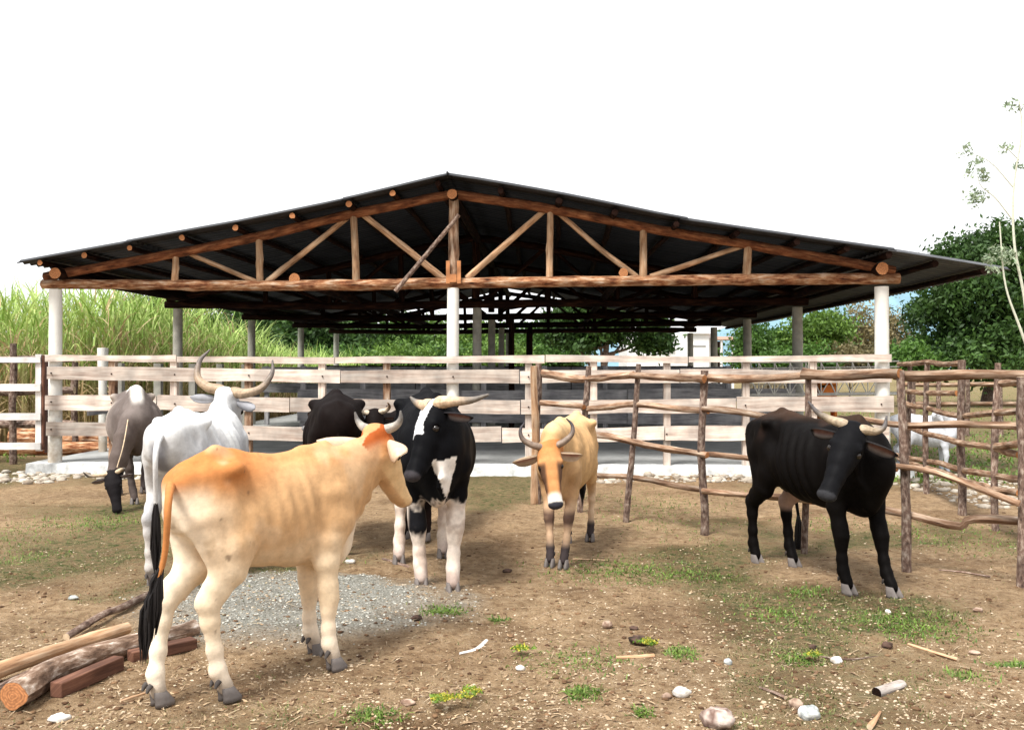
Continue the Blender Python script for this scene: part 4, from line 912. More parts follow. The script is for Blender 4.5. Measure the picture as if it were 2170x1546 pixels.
# 6. black cow right
cow('cow', 'lean black cow with pale curved horns standing at the right before the pole fence', 'cow', (2.14, 7.72), (2.53, 6.72), (g2(1682, 1200), g2(1603, 1192)), (g2(1892, 1264), g2(1797, 1257)),
    W(1808, 908, 6.45), W(1752, 1036, 6.22), col_black, s=.995, head_s=1.06, wid=1.05, bulk=1.02, horn=[[(-.03, .12, -.01), (-.07, .165, .0), (-.14, .16, .03)], [(-.02, -.15, .0), (-.035, -.24, .02), (-.07, -.31, .06)]], horn_r=.034,
    horn_col=((.36, .28, .19), (.09, .08, .08)), mat=M_hideb, rib=1.5, neck_mid=W(1795, 950, 6.72), h=.0125, right=(-.92, .38, .06), ear_len=.21, earcol=(.02, .018, .018), ear_pitch=-.2, hump=0, dew=1.2,
    tail=[W(1672, 1000, 8.3), W(1690, 1080, 8.3), W(1692, 1110, 8.3)])
# 7. black cow behind the heifer, rump to us
cow('cow', 'black cow behind the tan heifer with its rump to us and muzzle poking out left', 'cow', (-1.50, 8.1), (-1.70, 9.05), ((-1.72, 8.1), (-1.46, 8.05)), ((-1.85, 9.05), (-1.62, 9.1)),
    W(676, 866, 9.2), W(643, 902, 8.95), col_brown, s=1.10, wid=1.0, mat=M_hideb, neck_mid=W(704, 880, 9.3), h=.016, hump=0, ear_len=.15, earcol=(.02, .012, .01))
# 8. dark brown horned cow behind the bull
cow('cow', 'dark brown cow with short pale horns looking over the heifer from behind the bull', 'cow', (-.78, 9.65), (-.93, 8.80), ((-.70, 9.65), (-.88, 9.6)), ((-.80, 8.75), (-1.0, 8.85)),
    W(793, 876, 8.2), W(797, 975, 8.02), col_brown, s=1.0, wid=1.0, mat=M_hideb, horn=sym([(-.02, .13, .02), (-.03, .165, .08), (-.04, .155, .16)]), horn_r=.030, horn_col=((.55, .45, .33), (.25, .15, .09)),
    neck_mid=W(818, 915, 8.4), h=.016, right=(-.99, 0, 0), ear_len=.12, earcol=(.02, .012, .01))
# 9. white calf beyond the rail fences
cow('calf', 'small white calf half hidden behind the pole fences at the right', 'calf', (5.95, 14.3), (6.5, 14.15), ((5.95, 14.38), (5.95, 14.2)), ((6.5, 14.25), (6.5, 14.05)),
    W(1985, 873, 14.0), W(2003, 893, 13.95), col_calf, s=.72, wid=1.0, h=.018, ear_len=.18, earcol=(.6, .6, .62), group=None)
# halter rope on the grazing cow
Pr = smooth_path([W(276, 860, 10.9), W(262, 940, 10.35), W(248, 990, 10.2)], 20); V, Fl, UV, M = tube_geo(Pr, .006, 6)
o = MB().add(V, Fl, UV, [0]*len(M)).build('halter_rope', [M_cutl]); tag(o, 'thin pale rope from the neck to the horns of the grazing grey cow', 'rope')
#PART2
# ------------------------------------------------------------------ vegetation
rng = np.random.default_rng(5)
def ribbons(base_, tip_dir, length, width, droop, nseg=5, col0=None, col1=None, twist=None):
    """vectorised grass blades; all arrays (n,..) -> V, quads, colours"""
    n = len(base_); t = np.linspace(0, 1, nseg+1)[None, :, None]
    hd_ = np.stack([tip_dir[:, 0], tip_dir[:, 1], np.zeros(n)], 1); hd_ /= np.linalg.norm(hd_, axis=1)[:, None]+1e-9
    P = base_[:, None, :]+tip_dir[:, None, :]*length[:, None, None]*t+(hd_[:, None, :]*.55*t**2-np.array([0, 0, 1.])*t**2.3)*(droop*length)[:, None, None]
    sdv = np.cross(tip_dir, np.array([0, 0, 1.])); sdv /= np.linalg.norm(sdv, axis=1)[:, None]+1e-9
    if twist is not None: sdv = sdv*np.cos(twist)[:, None]+hd_*np.sin(twist)[:, None]
    w = width[:, None, None]*(1-t**1.5*.93)*.5
    V = np.stack([P-sdv[:, None, :]*w, P+sdv[:, None, :]*w], 2).reshape(n, -1, 3)
    m = (nseg+1)*2; q = np.array([[2*i, 2*i+1, 2*i+3, 2*i+2] for i in range(nseg)])
    Fq = (np.arange(n)[:, None, None]*m+q[None]).reshape(-1, 4)
    cc = (col0[:, None, :]*(1-t)+col1[:, None, :]*t)[:, :, None, :].repeat(2, 2).reshape(-1, 3)
    return V.reshape(-1, 3), Fq, cc
def stack(parts):
    V = []; Fq = []; Cc = []; n = 0
    for v, f_, c_ in parts: V.append(v); Fq.append(f_+n); Cc.append(c_); n += len(v)
    return np.vstack(V), np.vstack(Fq), np.vstack(Cc)
def pick(a, b, t): return np.array(a)[None]*(1-t[:, None])+np.array(b)[None]*t[:, None]
# tall cane grass on the left
N = 34000
dd = rng.uniform(18.5, 46, N)**1.0; left_edge = -(6.9-.04*(dd-14))-1.1
xw = left_edge-rng.random(N)**1.3*(5+.26*(dd-14)); 
hh = np.interp(dd, [18, 24, 28, 34], [3.5, 3.65, 2.8, 2.2])*(.82+.36*fbm(xw*.5, dd*.5, 0, 71))
lv = rng.random(N)**.8; z0 = hh*lv*.80
az = rng.uniform(0, 2*math.pi, N); el = rng.uniform(.9, 1.45, N)
td = np.stack([np.cos(az)*np.cos(el), np.sin(az)*np.cos(el), np.sin(el)], 1)
Lb = rng.uniform(.7, 1.25, N); dry = (rng.random(N) < np.clip(1.22-1.35*lv, .08, .95)); t_ = rng.random(N)
g0 = pick((.18, .32, .04), (.50, .62, .20), t_); d0_ = pick((.34, .22, .10), (.75, .60, .36), t_)
c0_ = np.where(dry[:, None], d0_, g0); c1_ = np.where(dry[:, None], d0_*1.1, g0*1.25+.03)
A = ribbons(np.stack([xw, dd, z0], 1), td, Lb, rng.uniform(.022, .045, N), rng.uniform(.1, .75, N)*(1+.6*dry), 5, c0_, np.clip(c1_, 0, 1), rng.uniform(-1.2, 1.2, N))
Ns = 7000; ds = rng.uniform(18.5, 46, Ns); xs_ = -(6.9-.04*(ds-14))-1.1-rng.random(Ns)**1.3*(5+.26*(ds-14)); ts = rng.random(Ns)
hs_2 = np.interp(ds, [18, 24, 28, 34], [3.5, 3.65, 2.8, 2.2])*(.82+.36*fbm(xs_*.5, ds*.5, 0, 71))*rng.uniform(.6, .9, Ns)
az = rng.uniform(0, 6.28, Ns); td = np.stack([np.cos(az)*.08, np.sin(az)*.08, np.ones(Ns)], 1)
B = ribbons(np.stack([xs_, ds, np.zeros(Ns)], 1), td, hs_2, rng.uniform(.02, .035, Ns), np.zeros(Ns), 2, pick((.25, .16, .08), (.5, .38, .2), ts), pick((.16, .22, .05), (.3, .4, .12), ts), rng.uniform(-1, 1, Ns))
V, Fq, cc = stack([A, B]); o = mesh_obj('cane_grass', V, Fq, M_leaf, col=np.clip(cc, 0, 1)); tag(o, 'tall green cane grass with dry brown lower stalks left of the shed', 'grass', kind='stuff')

def leaves(cent, n, size, c_a, c_b, spread, clumps, clump_r, flat=.75, seed=0):
    """blobs (x,y,z,rx,ry,rz) -> leaf quads gathered in clumps in the outer part of each blob"""
    r_ = np.random.default_rng(seed); vol = np.array([b_[3]*b_[5] for b_ in cent]); pr = vol/vol.sum(); cl = []; cb = []
    for b_, p_ in zip(cent, pr):
        k = max(4, int(clumps*p_)); dirs = r_.normal(size=(k, 3)); dirs /= np.linalg.norm(dirs, axis=1)[:, None]
        rr_ = r_.uniform(.45, 1.05, k)**.6; cl.append(np.array(b_[:3])+dirs*rr_[:, None]*np.array(b_[3:])); cb.append(r_.random(k))
    cl = np.vstack(cl); cb = np.concatenate(cb); idx = r_.integers(0, len(cl), n)
    P = cl[idx]+r_.normal(size=(n, 3))*clump_r*np.array([1, 1, flat]); P[:, 2] = np.maximum(P[:, 2], .05)
    a = r_.normal(size=(n, 3)); a /= np.linalg.norm(a, axis=1)[:, None]; b2 = np.cross(a, r_.normal(size=(n, 3))); b2 /= np.linalg.norm(b2, axis=1)[:, None]
    s_ = size*r_.uniform(.55, 1.3, n)[:, None]
    V = np.stack([P-a*s_, P+b2*s_*.45, P+a*s_, P-b2*s_*.45], 1).reshape(-1, 3); Fq = np.arange(4*n).reshape(n, 4)
    t = np.clip(cb[idx]*.7+r_.random(n)*.3, 0, 1); c_ = pick(c_a, c_b, t).repeat(4, 0); return V, Fq, c_
def tree(name, label, px, d, blobs, n, size, ca, cb, trunk_r=.18, trunk_px=None, clumps=60, clump_r=.35, cat='tree', limbs=4, group=None, seed=1, trunkmat=None, trunk_top=None):
    """blobs in photograph units at depth d: (px, py, rx_px, ry_px, depth offset)"""
    bl = []
    for (bx, by, rx, ry, do) in blobs:
        c_ = W(bx, by, d+do); bl.append((c_[0], d+do, max(c_[2], .3), rx/F*d, rx/F*d*.8, ry/F*d))
    x0 = ((trunk_px or px)-CX)/F*d; t = thing(name, label, cat, (x0, d, 0), 0, group)
    V, Fq, c_ = leaves(bl, n, size, ca, cb, 0, clumps, clump_r, seed=seed); V = V-np.array([x0, d, 0])
    mesh_obj('crown', V, Fq, M_leaf, t, col=c_, smooth=False)
    mb = MB(); mx = max(bl, key=lambda q: q[2]); top = np.array([mx[0]-x0, mx[1]-d, trunk_top or mx[2]])
    Pt = smooth_path([np.zeros(3), top*.35+np.array([.1, 0, 0])*trunk_r*4, top*.7, top], 14); v_, f_, u_, m_ = tube_geo(Pt, np.linspace(trunk_r, trunk_r*.25, 14), 9, .12, seed); mb.add(v_, f_, u_, [0]*len(m_))
    for i, b_ in enumerate(bl[:limbs*2]):
        e = np.array([b_[0]-x0, b_[1]-d, b_[2]]); s0 = Pt[min(11, 3+i)]
        v_, f_, u_, m_ = tube_geo(smooth_path([s0, (s0+e)/2+np.array([0, 0, -.15]), e], 8), np.linspace(trunk_r*.45, trunk_r*.1, 8), 6, .1, seed+i); mb.add(v_, f_, u_, [0]*len(m_))
    mb.build('trunk', [trunkmat or M_fpost], t); return t
DG = ((.012, .038, .008), (.085, .17, .035)); MG = ((.03, .08, .012), (.12, .24, .04)); BG = ((.06, .13, .02), (.20, .33, .06)); OL = ((.10, .09, .04), (.26, .21, .10))
tree('broadleaf_tree', 'large dark green tree rising at the right behind the roof corner', 2100, 40, [(2060, 560, 75, 60, 0), (2140, 540, 80, 60, 1), (2200, 600, 90, 90, 2), (2040, 640, 80, 60, -1), (1985, 690, 55, 60, 1), (2110, 690, 90, 80, -1), (2010, 745, 70, 45, 0), (2180, 730, 90, 60, 0), (2090, 760, 80, 40, -2)], 42000, .13, *DG, trunk_r=.35, trunk_px=2095, clumps=230, clump_r=.38, seed=3)
tree('dry_tree', 'sparse brownish olive tree between the right post and the big dark tree', 1860, 58, [(1830, 700, 50, 45, 0), (1900, 700, 45, 45, 1), (1860, 740, 70, 40, 0), (1935, 750, 30, 35, 2)], 9000, .13, *OL, trunk_r=.15, clumps=70, clump_r=.5, seed=5)
tree('green_tree', 'bright green rounded tree just left of the right shed post', 1735, 46, [(1740, 705, 45, 38, 0), (1700, 735, 45, 40, 0), (1765, 745, 45, 35, 1)], 12000, .12, *BG, trunk_r=.15, clumps=70, clump_r=.4, seed=6)
tree('green_tree', 'mid green bushy tree seen between the two thin posts at right', 1625, 47, [(1620, 720, 45, 35, 0), (1600, 755, 50, 30, 0), (1660, 750, 40, 32, 0)], 10000, .12, *MG, trunk_r=.15, clumps=60, clump_r=.4, seed=7)
tree('shade_tree', 'dark spreading tree with drooping ragged crown in front of the white house', 1265, 40, [(1200, 690, 50, 45, 0), (1270, 680, 60, 50, 0), (1340, 690, 55, 40, 0), (1390, 705, 32, 30, 0), (1225, 725, 40, 22, 0), (1385, 728, 20, 18, 0), (1300, 640, 90, 40, 0)], 19000, .13, *DG, trunk_r=.2, trunk_px=1262, clumps=110, clump_r=.26, seed=8)
hz = [(740, 52, 690, 60, 'dark dense tree above the cane grass, behind the fifth left post', DG), (660, 50, 690, 70, 'dark dense tree behind the tops of the thin cane grass, left of the fifth post', DG), (560, 52, 680, 70, 'dark tree between the third and fourth left posts', DG), (460, 55, 670, 75, 'dark tree between the second and third left posts', DG), (330, 58, 655, 75, 'dark tree showing over the cane grass right of the left corner post', DG),
      (830, 55, 705, 60, 'green tree under the far trusses, left of the middle post', MG), (910, 60, 710, 55, 'olive green tree close left of the white middle post', BG), (1000, 56, 715, 45, 'green tree close right of the white middle post', BG), (1085, 60, 722, 45, 'green tree right of the dark inner posts', MG), (1150, 54, 712, 45, 'bright green tree left of the dark spreading tree', MG), (1180, 62, 700, 50, 'green tree seen past the left edge of the dark spreading tree', DG)]
for i, (px, d, y, r, lab, pal) in enumerate(hz):
    tree('hedge_tree', lab, px, d, [(px, y+5, r*.8, r*.55, 0), (px-r*.5, y+35, r*.7, r*.5, 0), (px+r*.5, y+32, r*.7, r*.5, 1), (px, y+60, r*1.0, r*.45, -1)], 8500, .15, *pal, trunk_r=.15, clumps=60, clump_r=.45, group='trees behind the shed', seed=20+i)
for i, (px, d, r, lab, pal) in enumerate([(720, 44, 60, 'low bush at the back of the shed beside the fifth left post', MG), (850, 43, 60, 'low bright bush behind the shed, first left of the middle post', BG), (960, 44, 55, 'low bush behind the shed at the middle post', MG), (1060, 43, 60, 'low bush behind the dark inner posts', BG), (1170, 44, 50, 'low bush under the left side of the dark spreading tree', MG),
                                  (1690, 40, 60, 'low bush beyond the lattice girder', MG), (1800, 42, 60, 'low olive bush beyond the lattice girder at the right post', OL), (1930, 38, 45, 'low bush at the foot of the big dark tree', MG)]):
    tree('bush', lab, px, d, [(px, 762, r, 24, 0), (px+r*.6, 772, r*.7, 18, 0)], 5000, .10, *pal, trunk_r=.05, clumps=40, clump_r=.3, cat='bush', group='bushes behind the shed', limbs=1, seed=40+i)
# slender pale tree at the right edge
t = thing('slender_tree', 'slender pale trunked tree with sparse leaf sprays at the right edge', 'tree', (0, 0, 0)); d = 12.5
mb = MB()
def limb(pts, r0, r1, n=18, dz=0):
    P = smooth_path([W(a, b_, d+(c_ if (c_ := (q[2] if len(q) > 2 else 0)) else 0)) for q in pts for a, b_ in [q[:2]]], n); v_, f_, u_, m_ = tube_geo(P, np.linspace(r0, r1, n), 8, .1, 3); mb.add(v_, f_, u_, [0]*len(m_)); return P
q0 = W(2195, 0, d); 
limb([(2190, 1030), (2185, 800), (2172, 640), (2150, 520), (2148, 400), (2165, 280), (2160, 215)], .026, .007, 40)
limb([(2185, 760), (2160, 690), (2130, 600), (2118, 470)], .02, .008); 
limb([(2149, 470), (2110, 420), (2080, 395), (2070, 370)], .010, .004); limb([(2150, 400), (2100, 345), (2050, 320)], .009, .003); limb([(2160, 340), (2140, 320), (2125, 312)], .008, .003); limb([(2155, 560), (2150, 540), (2140, 520)], .008, .003)
mb.build('trunk', [plain('pale_bark', (.56, .57, .46), .8, .2, 30, .004)], t)
bl = []
for (bx, by, rx, ry) in ((2070, 355, 30, 18), (2045, 320, 16, 10), (2080, 412, 30, 14), (2095, 370, 12, 10), (2150, 222, 20, 12), (2130, 318, 16, 12), (2168, 345, 8, 12), (2110, 552, 20, 30), (2140, 545, 18, 20), (2068, 430, 12, 8)):
    c_ = W(bx, by, d); bl.append((c_[0], c_[1], c_[2], rx/F*d, .12, ry/F*d))
V, Fq, c_ = leaves(bl, 800, .032, (.20, .28, .16), (.46, .54, .38), 0, 60, .035, seed=9); mesh_obj('crown', V, Fq, M_leaf, t, col=c_, smooth=False)

# hills far behind
nh = 80; hx = np.linspace(-900, 1100, nh); hv = []; 
for row, (dy, hm) in enumerate(((0, 0), (60, .55), (140, 1.0), (400, .3))):
    for x in hx: hv.append((x, 850+dy, hm*(48+52*float(fbm(x*.004+2, row*.2, 0, 51))*ss(100, 420, x)+8*float(fbm(x*.03, row, 0, 52)))*(.55+.45*float(ss(150, 350, x)))))
Fh = [(r_*nh+i, r_*nh+i+1, (r_+1)*nh+i+1, (r_+1)*nh+i) for r_ in range(3) for i in range(nh-1)]
M_hill = plain('hazy_hill', (.16, .27, .33), .9, .3, .02, 0)  # blue of the distance haze is put into the hill colour
tag(mesh_obj('hills', hv, Fh, M_hill), kind='structure')

# ------------------------------------------------------------------ white house
hs0 = thing('white_house', 'small white gabled house seen under the shed roof right of the dark spreading tree', 'house', (0, 0, 0)); d = 60
def hb(name, x0, x1, y0, y1, dn, dp, mat, par=hs0):
    a = W(x0, y0, d); b_ = W(x1, y1, d); V, Fl = box_geo(((a[0]+b_[0])/2, d+(dn+dp)/2, (a[2]+b_[2])/2), b_[0]-a[0], dp-dn, a[2]-b_[2]); return MB().add(V, Fl, [(p[0], p[2]) for p in V]).build(name, mat, par, smooth=False)
hb('wall', 1330, 1462, 707, 831, .3, 5, M_white); hb('wall', 1462, 1503, 706, 831, 0, 5.2, M_white); hb('wall', 1503, 1520, 708, 831, .3, 5, M_white)
a, b_, c_ = W(1455, 707, d), W(1510, 707, d), W(1480, 691, d); Vg = [a+[0, -.2, 0], b_+[0, -.2, 0], c_+[0, -.2, 0], a+[0, 5.3, 0], b_+[0, 5.3, 0], c_+[0, 5.3, 0]]
MB().add(Vg, [(0, 1, 2), (5, 4, 3), (0, 2, 5, 3), (2, 1, 4, 5), (1, 0, 3, 4)]).build('roof', M_white, hs0, smooth=False)
hb('window', 1402, 1430, 725, 744, .24, .3, M_grey); 
for y in range(727, 744, 3): hb('slat', 1402, 1430, y, y+1.2, .17, .235, M_white)
hb('door', 1516, 1540, 722, 831, 1.0, 1.1, M_dark); hb('porch_beam', 1508, 1552, 714, 720, -1.0, 1.0, plain('pink_trim', (.70, .45, .36), .8, .1))
for x in (1512, 1523, 1547): hb('porch_post', x-1.6, x+1.6, 720, 831, -.9, -.6, M_white)
hb('panel', 1466, 1495, 731, 733, -.05, -.002, M_slab)
# low cream balustrade and orange machine beyond the fence at right
t = thing('balustrade', 'low cream wall with dark openings behind the right half of the plank fence', 'wall'); d = 23
a, b_ = W(1585, 812, d), W(1700, 832, d); zt, zb = a[2], b_[2]
for (z0_, z1_) in ((zt, zt-.045), (zb+.05, 0)): V, Fl = box_geo(((a[0]+b_[0])/2, d, (z0_+z1_)/2), b_[0]-a[0], .2, abs(z0_-z1_)); MB().add(V, Fl).build('wall', plain('cream_wall', (.62, .52, .36), .9, .1), t, smooth=False)
for px in range(1588, 1700, 11): p = W(px, 820, d); V, Fl = box_geo((p[0], d, (zt+zb)/2-.0), .075, .12, zt-zb-.095); MB().add(V, Fl).build('baluster', plain('cream_wall', (.62, .52, .36), .9, .1), t, smooth=False)
mb = MB(); p = W(1752, 832, 19)
for (ox, oz, sx, sz) in ((0, .05, .32, .22), (-.12, .22, .10, .22), (.10, .2, .14, .12)): V, Fl = box_geo((p[0]+ox, 19, p[2]+oz), sx, .3, sz); mb.add(V, Fl)
V, Fl, U_, M = tube_geo([(p[0]-.1, 18.8, p[2]-.1), (p[0]-.1, 19.2, p[2]-.1)], .16, 14); mb.add(V, Fl, U_, [0]*len(M))
for ox in (-.14, .14): V, Fl = box_geo((p[0]+ox, 19, p[2]/2-.03), .05, .25, p[2]); mb.add(V, Fl)
tag(mb.build('machine', M_orange, smooth=False), 'small rusty orange machine on legs behind the lattice girder', 'machine')

# ------------------------------------------------------------------ ground clutter
ico_v = []; ph_ = (1+5**.5)/2
for a in (-1, 1):
    for b_ in (-ph_, ph_): ico_v += [(0, a, b_), (a, b_, 0), (b_, 0, a)]
ico_v = np.array(ico_v)/1.9; 
import itertools
ico_f = []
for tr in itertools.combinations(range(12), 3):
    p = ico_v[list(tr)]
    if all(abs(np.linalg.norm(p[i]-p[j])-2/1.9) < .01 for i, j in ((0, 1), (1, 2), (0, 2))):
        nn = np.cross(p[1]-p[0], p[2]-p[0]); ico_f.append(tr if nn@p.mean(0) > 0 else tr[::-1])
ico_f = np.array(ico_f)
def wedge(n, d0, d1, seed, pw=1.6, xpad=.3):
    r_ = np.random.default_rng(seed); d = 1/(r_.random(n)**(1/pw)*(1/d0-1/d1)+1/d1); x = (r_.uniform(-60, 2230, n)-CX)/F*d; return x, d, r_
def stones(name, label, x, y, size, ca, cb, seed, flat=.6, kind='stuff', cat='stones', zoff=.25):
    r_ = np.random.default_rng(seed); n = len(x); sc = size[:, None]*np.stack([r_.uniform(.8, 1.5, n), r_.uniform(.8, 1.3, n), r_.uniform(.6, 1.0, n)*flat], 1)
    V = ico_v[None]*(1+r_.normal(size=(n, 12, 1))*.13)*sc[:, None, :]; a = r_.uniform(0, 6.28, n); ca_, sa = np.cos(a)[:, None], np.sin(a)[:, None]
    V = np.stack([V[..., 0]*ca_-V[..., 1]*sa, V[..., 0]*sa+V[..., 1]*ca_, V[..., 2]], -1)+np.stack([x, y, gz(x, y)+sc[:, 2]*zoff], 1)[:, None, :]
    Fq = (np.arange(n)[:, None, None]*12+ico_f[None]).reshape(-1, 3); c_ = pick(ca, cb, r_.random(n)).repeat(12, 0)
    o = mesh_obj(name, V.reshape(-1, 3), Fq, M_stone, col=c_, smooth=False); tag(o, label, cat, kind=kind); return o
x, y, r_ = wedge(14000, 3.9, 13, 1, 1.5); k = r_.random(len(x)) < ss(.35, .65, fbm(x*2.2, y*2.2, 0, 95))*.9+.1; x, y = x[k], y[k]; stones('pebbles', 'small tan pebbles and crumbs scattered over the dirt yard', x, y, .003+.008*r_.random(len(x))**3, (.34, .24, .15), (.62, .51, .37), 2)
x, y, r_ = wedge(5500, 3.9, 13, 3, 1.5); stones('dirt_clods', 'dark brown dirt clods scattered over the yard', x, y, .004+.014*r_.random(len(x))**4, (.07, .035, .018), (.22, .13, .07), 4)
x = rng.uniform(-3.4, .8, 9000); y = rng.uniform(5.1, 7.9, 9000); k = rng.random(9000) < gravel_mask(x, y); x, y = x[k], y[k]
stones('gravel', 'pale grey crushed gravel spread behind the tan heifer', x, y, .003+.008*rng.random(len(x))**2, (.26, .26, .23), (.58, .57, .51), 6, cat='gravel')
x = np.r_[rng.uniform(-9.5, -6.4, 500), rng.uniform(5.2, 7.2, 450), rng.uniform(-7, -3, 200), rng.uniform(.8, 5.2, 350)]; y = np.r_[rng.uniform(13.0, 14.4, 500), rng.uniform(10.5, 14.5, 450), rng.uniform(13.5, 14.1, 200), rng.uniform(13.1, 13.85, 350)]
stones('rubble', 'pale broken rubble stones heaped along the edge of the shed floor', x, y, .015+.06*rng.random(len(x))**2.2, (.26, .21, .16), (.56, .51, .43), 8, flat=.7, cat='rubble')
x, y, r_ = wedge(2600, 3.9, 12, 19, 1.4); k = fbm(x*1.3, y*1.3, 0, 96) > .42; x, y = x[k], y[k]; n = len(x); az = r_.uniform(0, 6.28, n)
V, Fq, c_ = ribbons(np.stack([x, y, gz(x, y)+.004], 1), np.stack([np.cos(az), np.sin(az), r_.uniform(.0, .5, n)], 1), r_.uniform(.015, .05, n), r_.uniform(.008, .022, n), r_.uniform(.1, .6, n), 3, pick((.10, .05, .03), (.50, .36, .22), r_.random(n)), pick((.12, .06, .03), (.55, .42, .26), r_.random(n)), r_.uniform(-1, 1, n))
tag(mesh_obj('dry_leaves', V, Fq, M_stone, col=c_), 'curled dry brown leaves littering the dirt yard', 'leaves', kind='stuff')
# straw and twigs
x, y, r_ = wedge(1500, 3.9, 11, 9, 1.6); n = len(x); az = r_.uniform(0, 6.28, n)
V, Fq, c_ = ribbons(np.stack([x, y, gz(x, y)+.006], 1), np.stack([np.cos(az), np.sin(az), r_.uniform(-.05, .12, n)], 1), .02+.10*r_.random(n)**2.5, r_.uniform(.003, .007, n), r_.uniform(0, .12, n), 3, pick((.20, .12, .06), (.70, .58, .40), r_.random(n)), pick((.24, .14, .08), (.72, .6, .42), r_.random(n)), r_.uniform(-1, 1, n))
tag(mesh_obj('straw', V, Fq, M_stone, col=c_), 'loose straw and twigs littering the dirt yard', 'straw', kind='stuff')
# short grass
def tuft_field(x, y, n, seed, hgt, ca, cb, w=.006, dr=.5):
    r_ = np.random.default_rng(seed); az = r_.uniform(0, 6.28, n); el = r_.uniform(.5, 1.4, n)
    td = np.stack([np.cos(az)*np.cos(el), np.sin(az)*np.cos(el), np.sin(el)], 1); t = r_.random(n); c_ = pick(ca, cb, t)
    return ribbons(np.stack([x, y, gz(x, y)-.004], 1), td, hgt*r_.uniform(.4, 1.3, n), w*r_.uniform(.6, 1.5, n), r_.uniform(.1, dr, n), 3, c_*.85, np.clip(c_*1.2, 0, 1))
x, y, r_ = wedge(150000, 3.9, 14, 11, 1.2); m = grass_mask(x, y)*ss(.42, .62, fbm(x*4, y*4, 0, 41))+.012; k = r_.random(len(x)) < m; x, y = x[k], y[k]
A = tuft_field(x, y, len(x), 12, .028, (.07, .10, .025), (.26, .26, .09), .006); x, y, r_ = wedge(26000, 3.9, 13, 17, 1.3); k = fbm(x*1.5, y*1.5, 0, 43) > .5; x, y = x[k], y[k]; Dg = tuft_field(x, y, len(x), 18, .022, (.25, .17, .08), (.58, .46, .27), .004, .9)
cx_ = []; cy_ = []
for (px, py, n, sx, sy) in ((1920, 1325, 1500, .24, .13), (1290, 1210, 900, .35, .16), (1340, 1215, 700, .3, .12), (1480, 1225, 500, .25, .08), (1650, 1300, 500, .16, .12), (1710, 1255, 400, .12, .05), (1690, 1405, 260, .08, .04), (1445, 1385, 300, .06, .04), (940, 1300, 420, .10, .04), (1060, 1315, 140, .05, .03),
                            (1235, 1475, 340, .06, .03), (1220, 1405, 420, .22, .08), (790, 1515, 330, .09, .03), (1360, 1510, 120, .03, .02), (2140, 1410, 220, .08, .03), (2050, 1435, 160, .07, .03), (232, 1105, 1100, .28, .22), (100, 1110, 700, .4, .3), (60, 1180, 300, .2, .1), (2130, 1150, 700, .3, .4), (1970, 1140, 500, .2, .3), (1750, 1110, 400, .3, .2), (1400, 1100, 900, .5, .5), (1380, 1060, 800, .8, .4), (700, 1190, 200, .1, .06), (20, 1150, 300, .3, .2)):
    c_ = G(px, py); cx_.append(c_[0]+rng.normal(size=n)*sx*.8); cy_.append(c_[1]+rng.normal(size=n)*sy*1.6)
cx_ = np.concatenate(cx_); cy_ = np.concatenate(cy_); B = tuft_field(cx_, cy_, len(cx_), 13, .040, (.05, .11, .015), (.22, .33, .06), .008, .7)
x, y, r_ = wedge(26000, 13, 60, 15, 1.0); k = (x > 4.9+.03*y) | (x < -8.5) | (y > 38); x, y = x[k], y[k]; Cg = tuft_field(x, y, len(x), 16, .10, (.08, .17, .02), (.25, .36, .08), .03)
V, Fq, c_ = stack([A, B, Cg, Dg]); tag(mesh_obj('short_grass', V, Fq, M_leaf, col=np.clip(c_, 0, 1)), 'short green grass growing in patches over the dirt yard', 'grass', kind='stuff')
# yellow flowering weeds
fl_ = [(932, 1500, 60, 'yellow flowering weed low in front, left of the small yellow pair'), (1000, 1482, 26, 'tiny yellow weed tuft in the foreground, right of the bigger yellow weed'), (975, 1495, 18, 'small yellow leaf tuft between two yellow weeds in the foreground'), (1372, 1378, 50, 'yellow flowering weed beside the dark dung pat'), (1105, 1392, 40, 'yellow flowering weed on the middle grass patch'), (1725, 1405, 26, 'sparse yellow green weed beside the scattered twigs at right')]
for i, (px, py, n, lab) in enumerate(fl_):
    c_ = G(px, py); V, Fq, cc = leaves([(c_[0], c_[1], .03, .05, .03, .035)], n*3, .009, (.36, .34, .04), (.72, .64, .09), 0, 12, .012, seed=60+i)
    V2, F2, c2 = leaves([(c_[0], c_[1], .02, .055, .035, .025)], n*3, .012, (.08, .18, .02), (.25, .36, .06), 0, 10, .014, seed=70+i)
    V, Fq, cc = stack([(V, Fq, cc), (V2, F2, c2)]); tag(mesh_obj('yellow_weed', V, Fq, M_leaf, col=cc, smooth=False), lab, 'weed', 'yellow weeds in the yard')
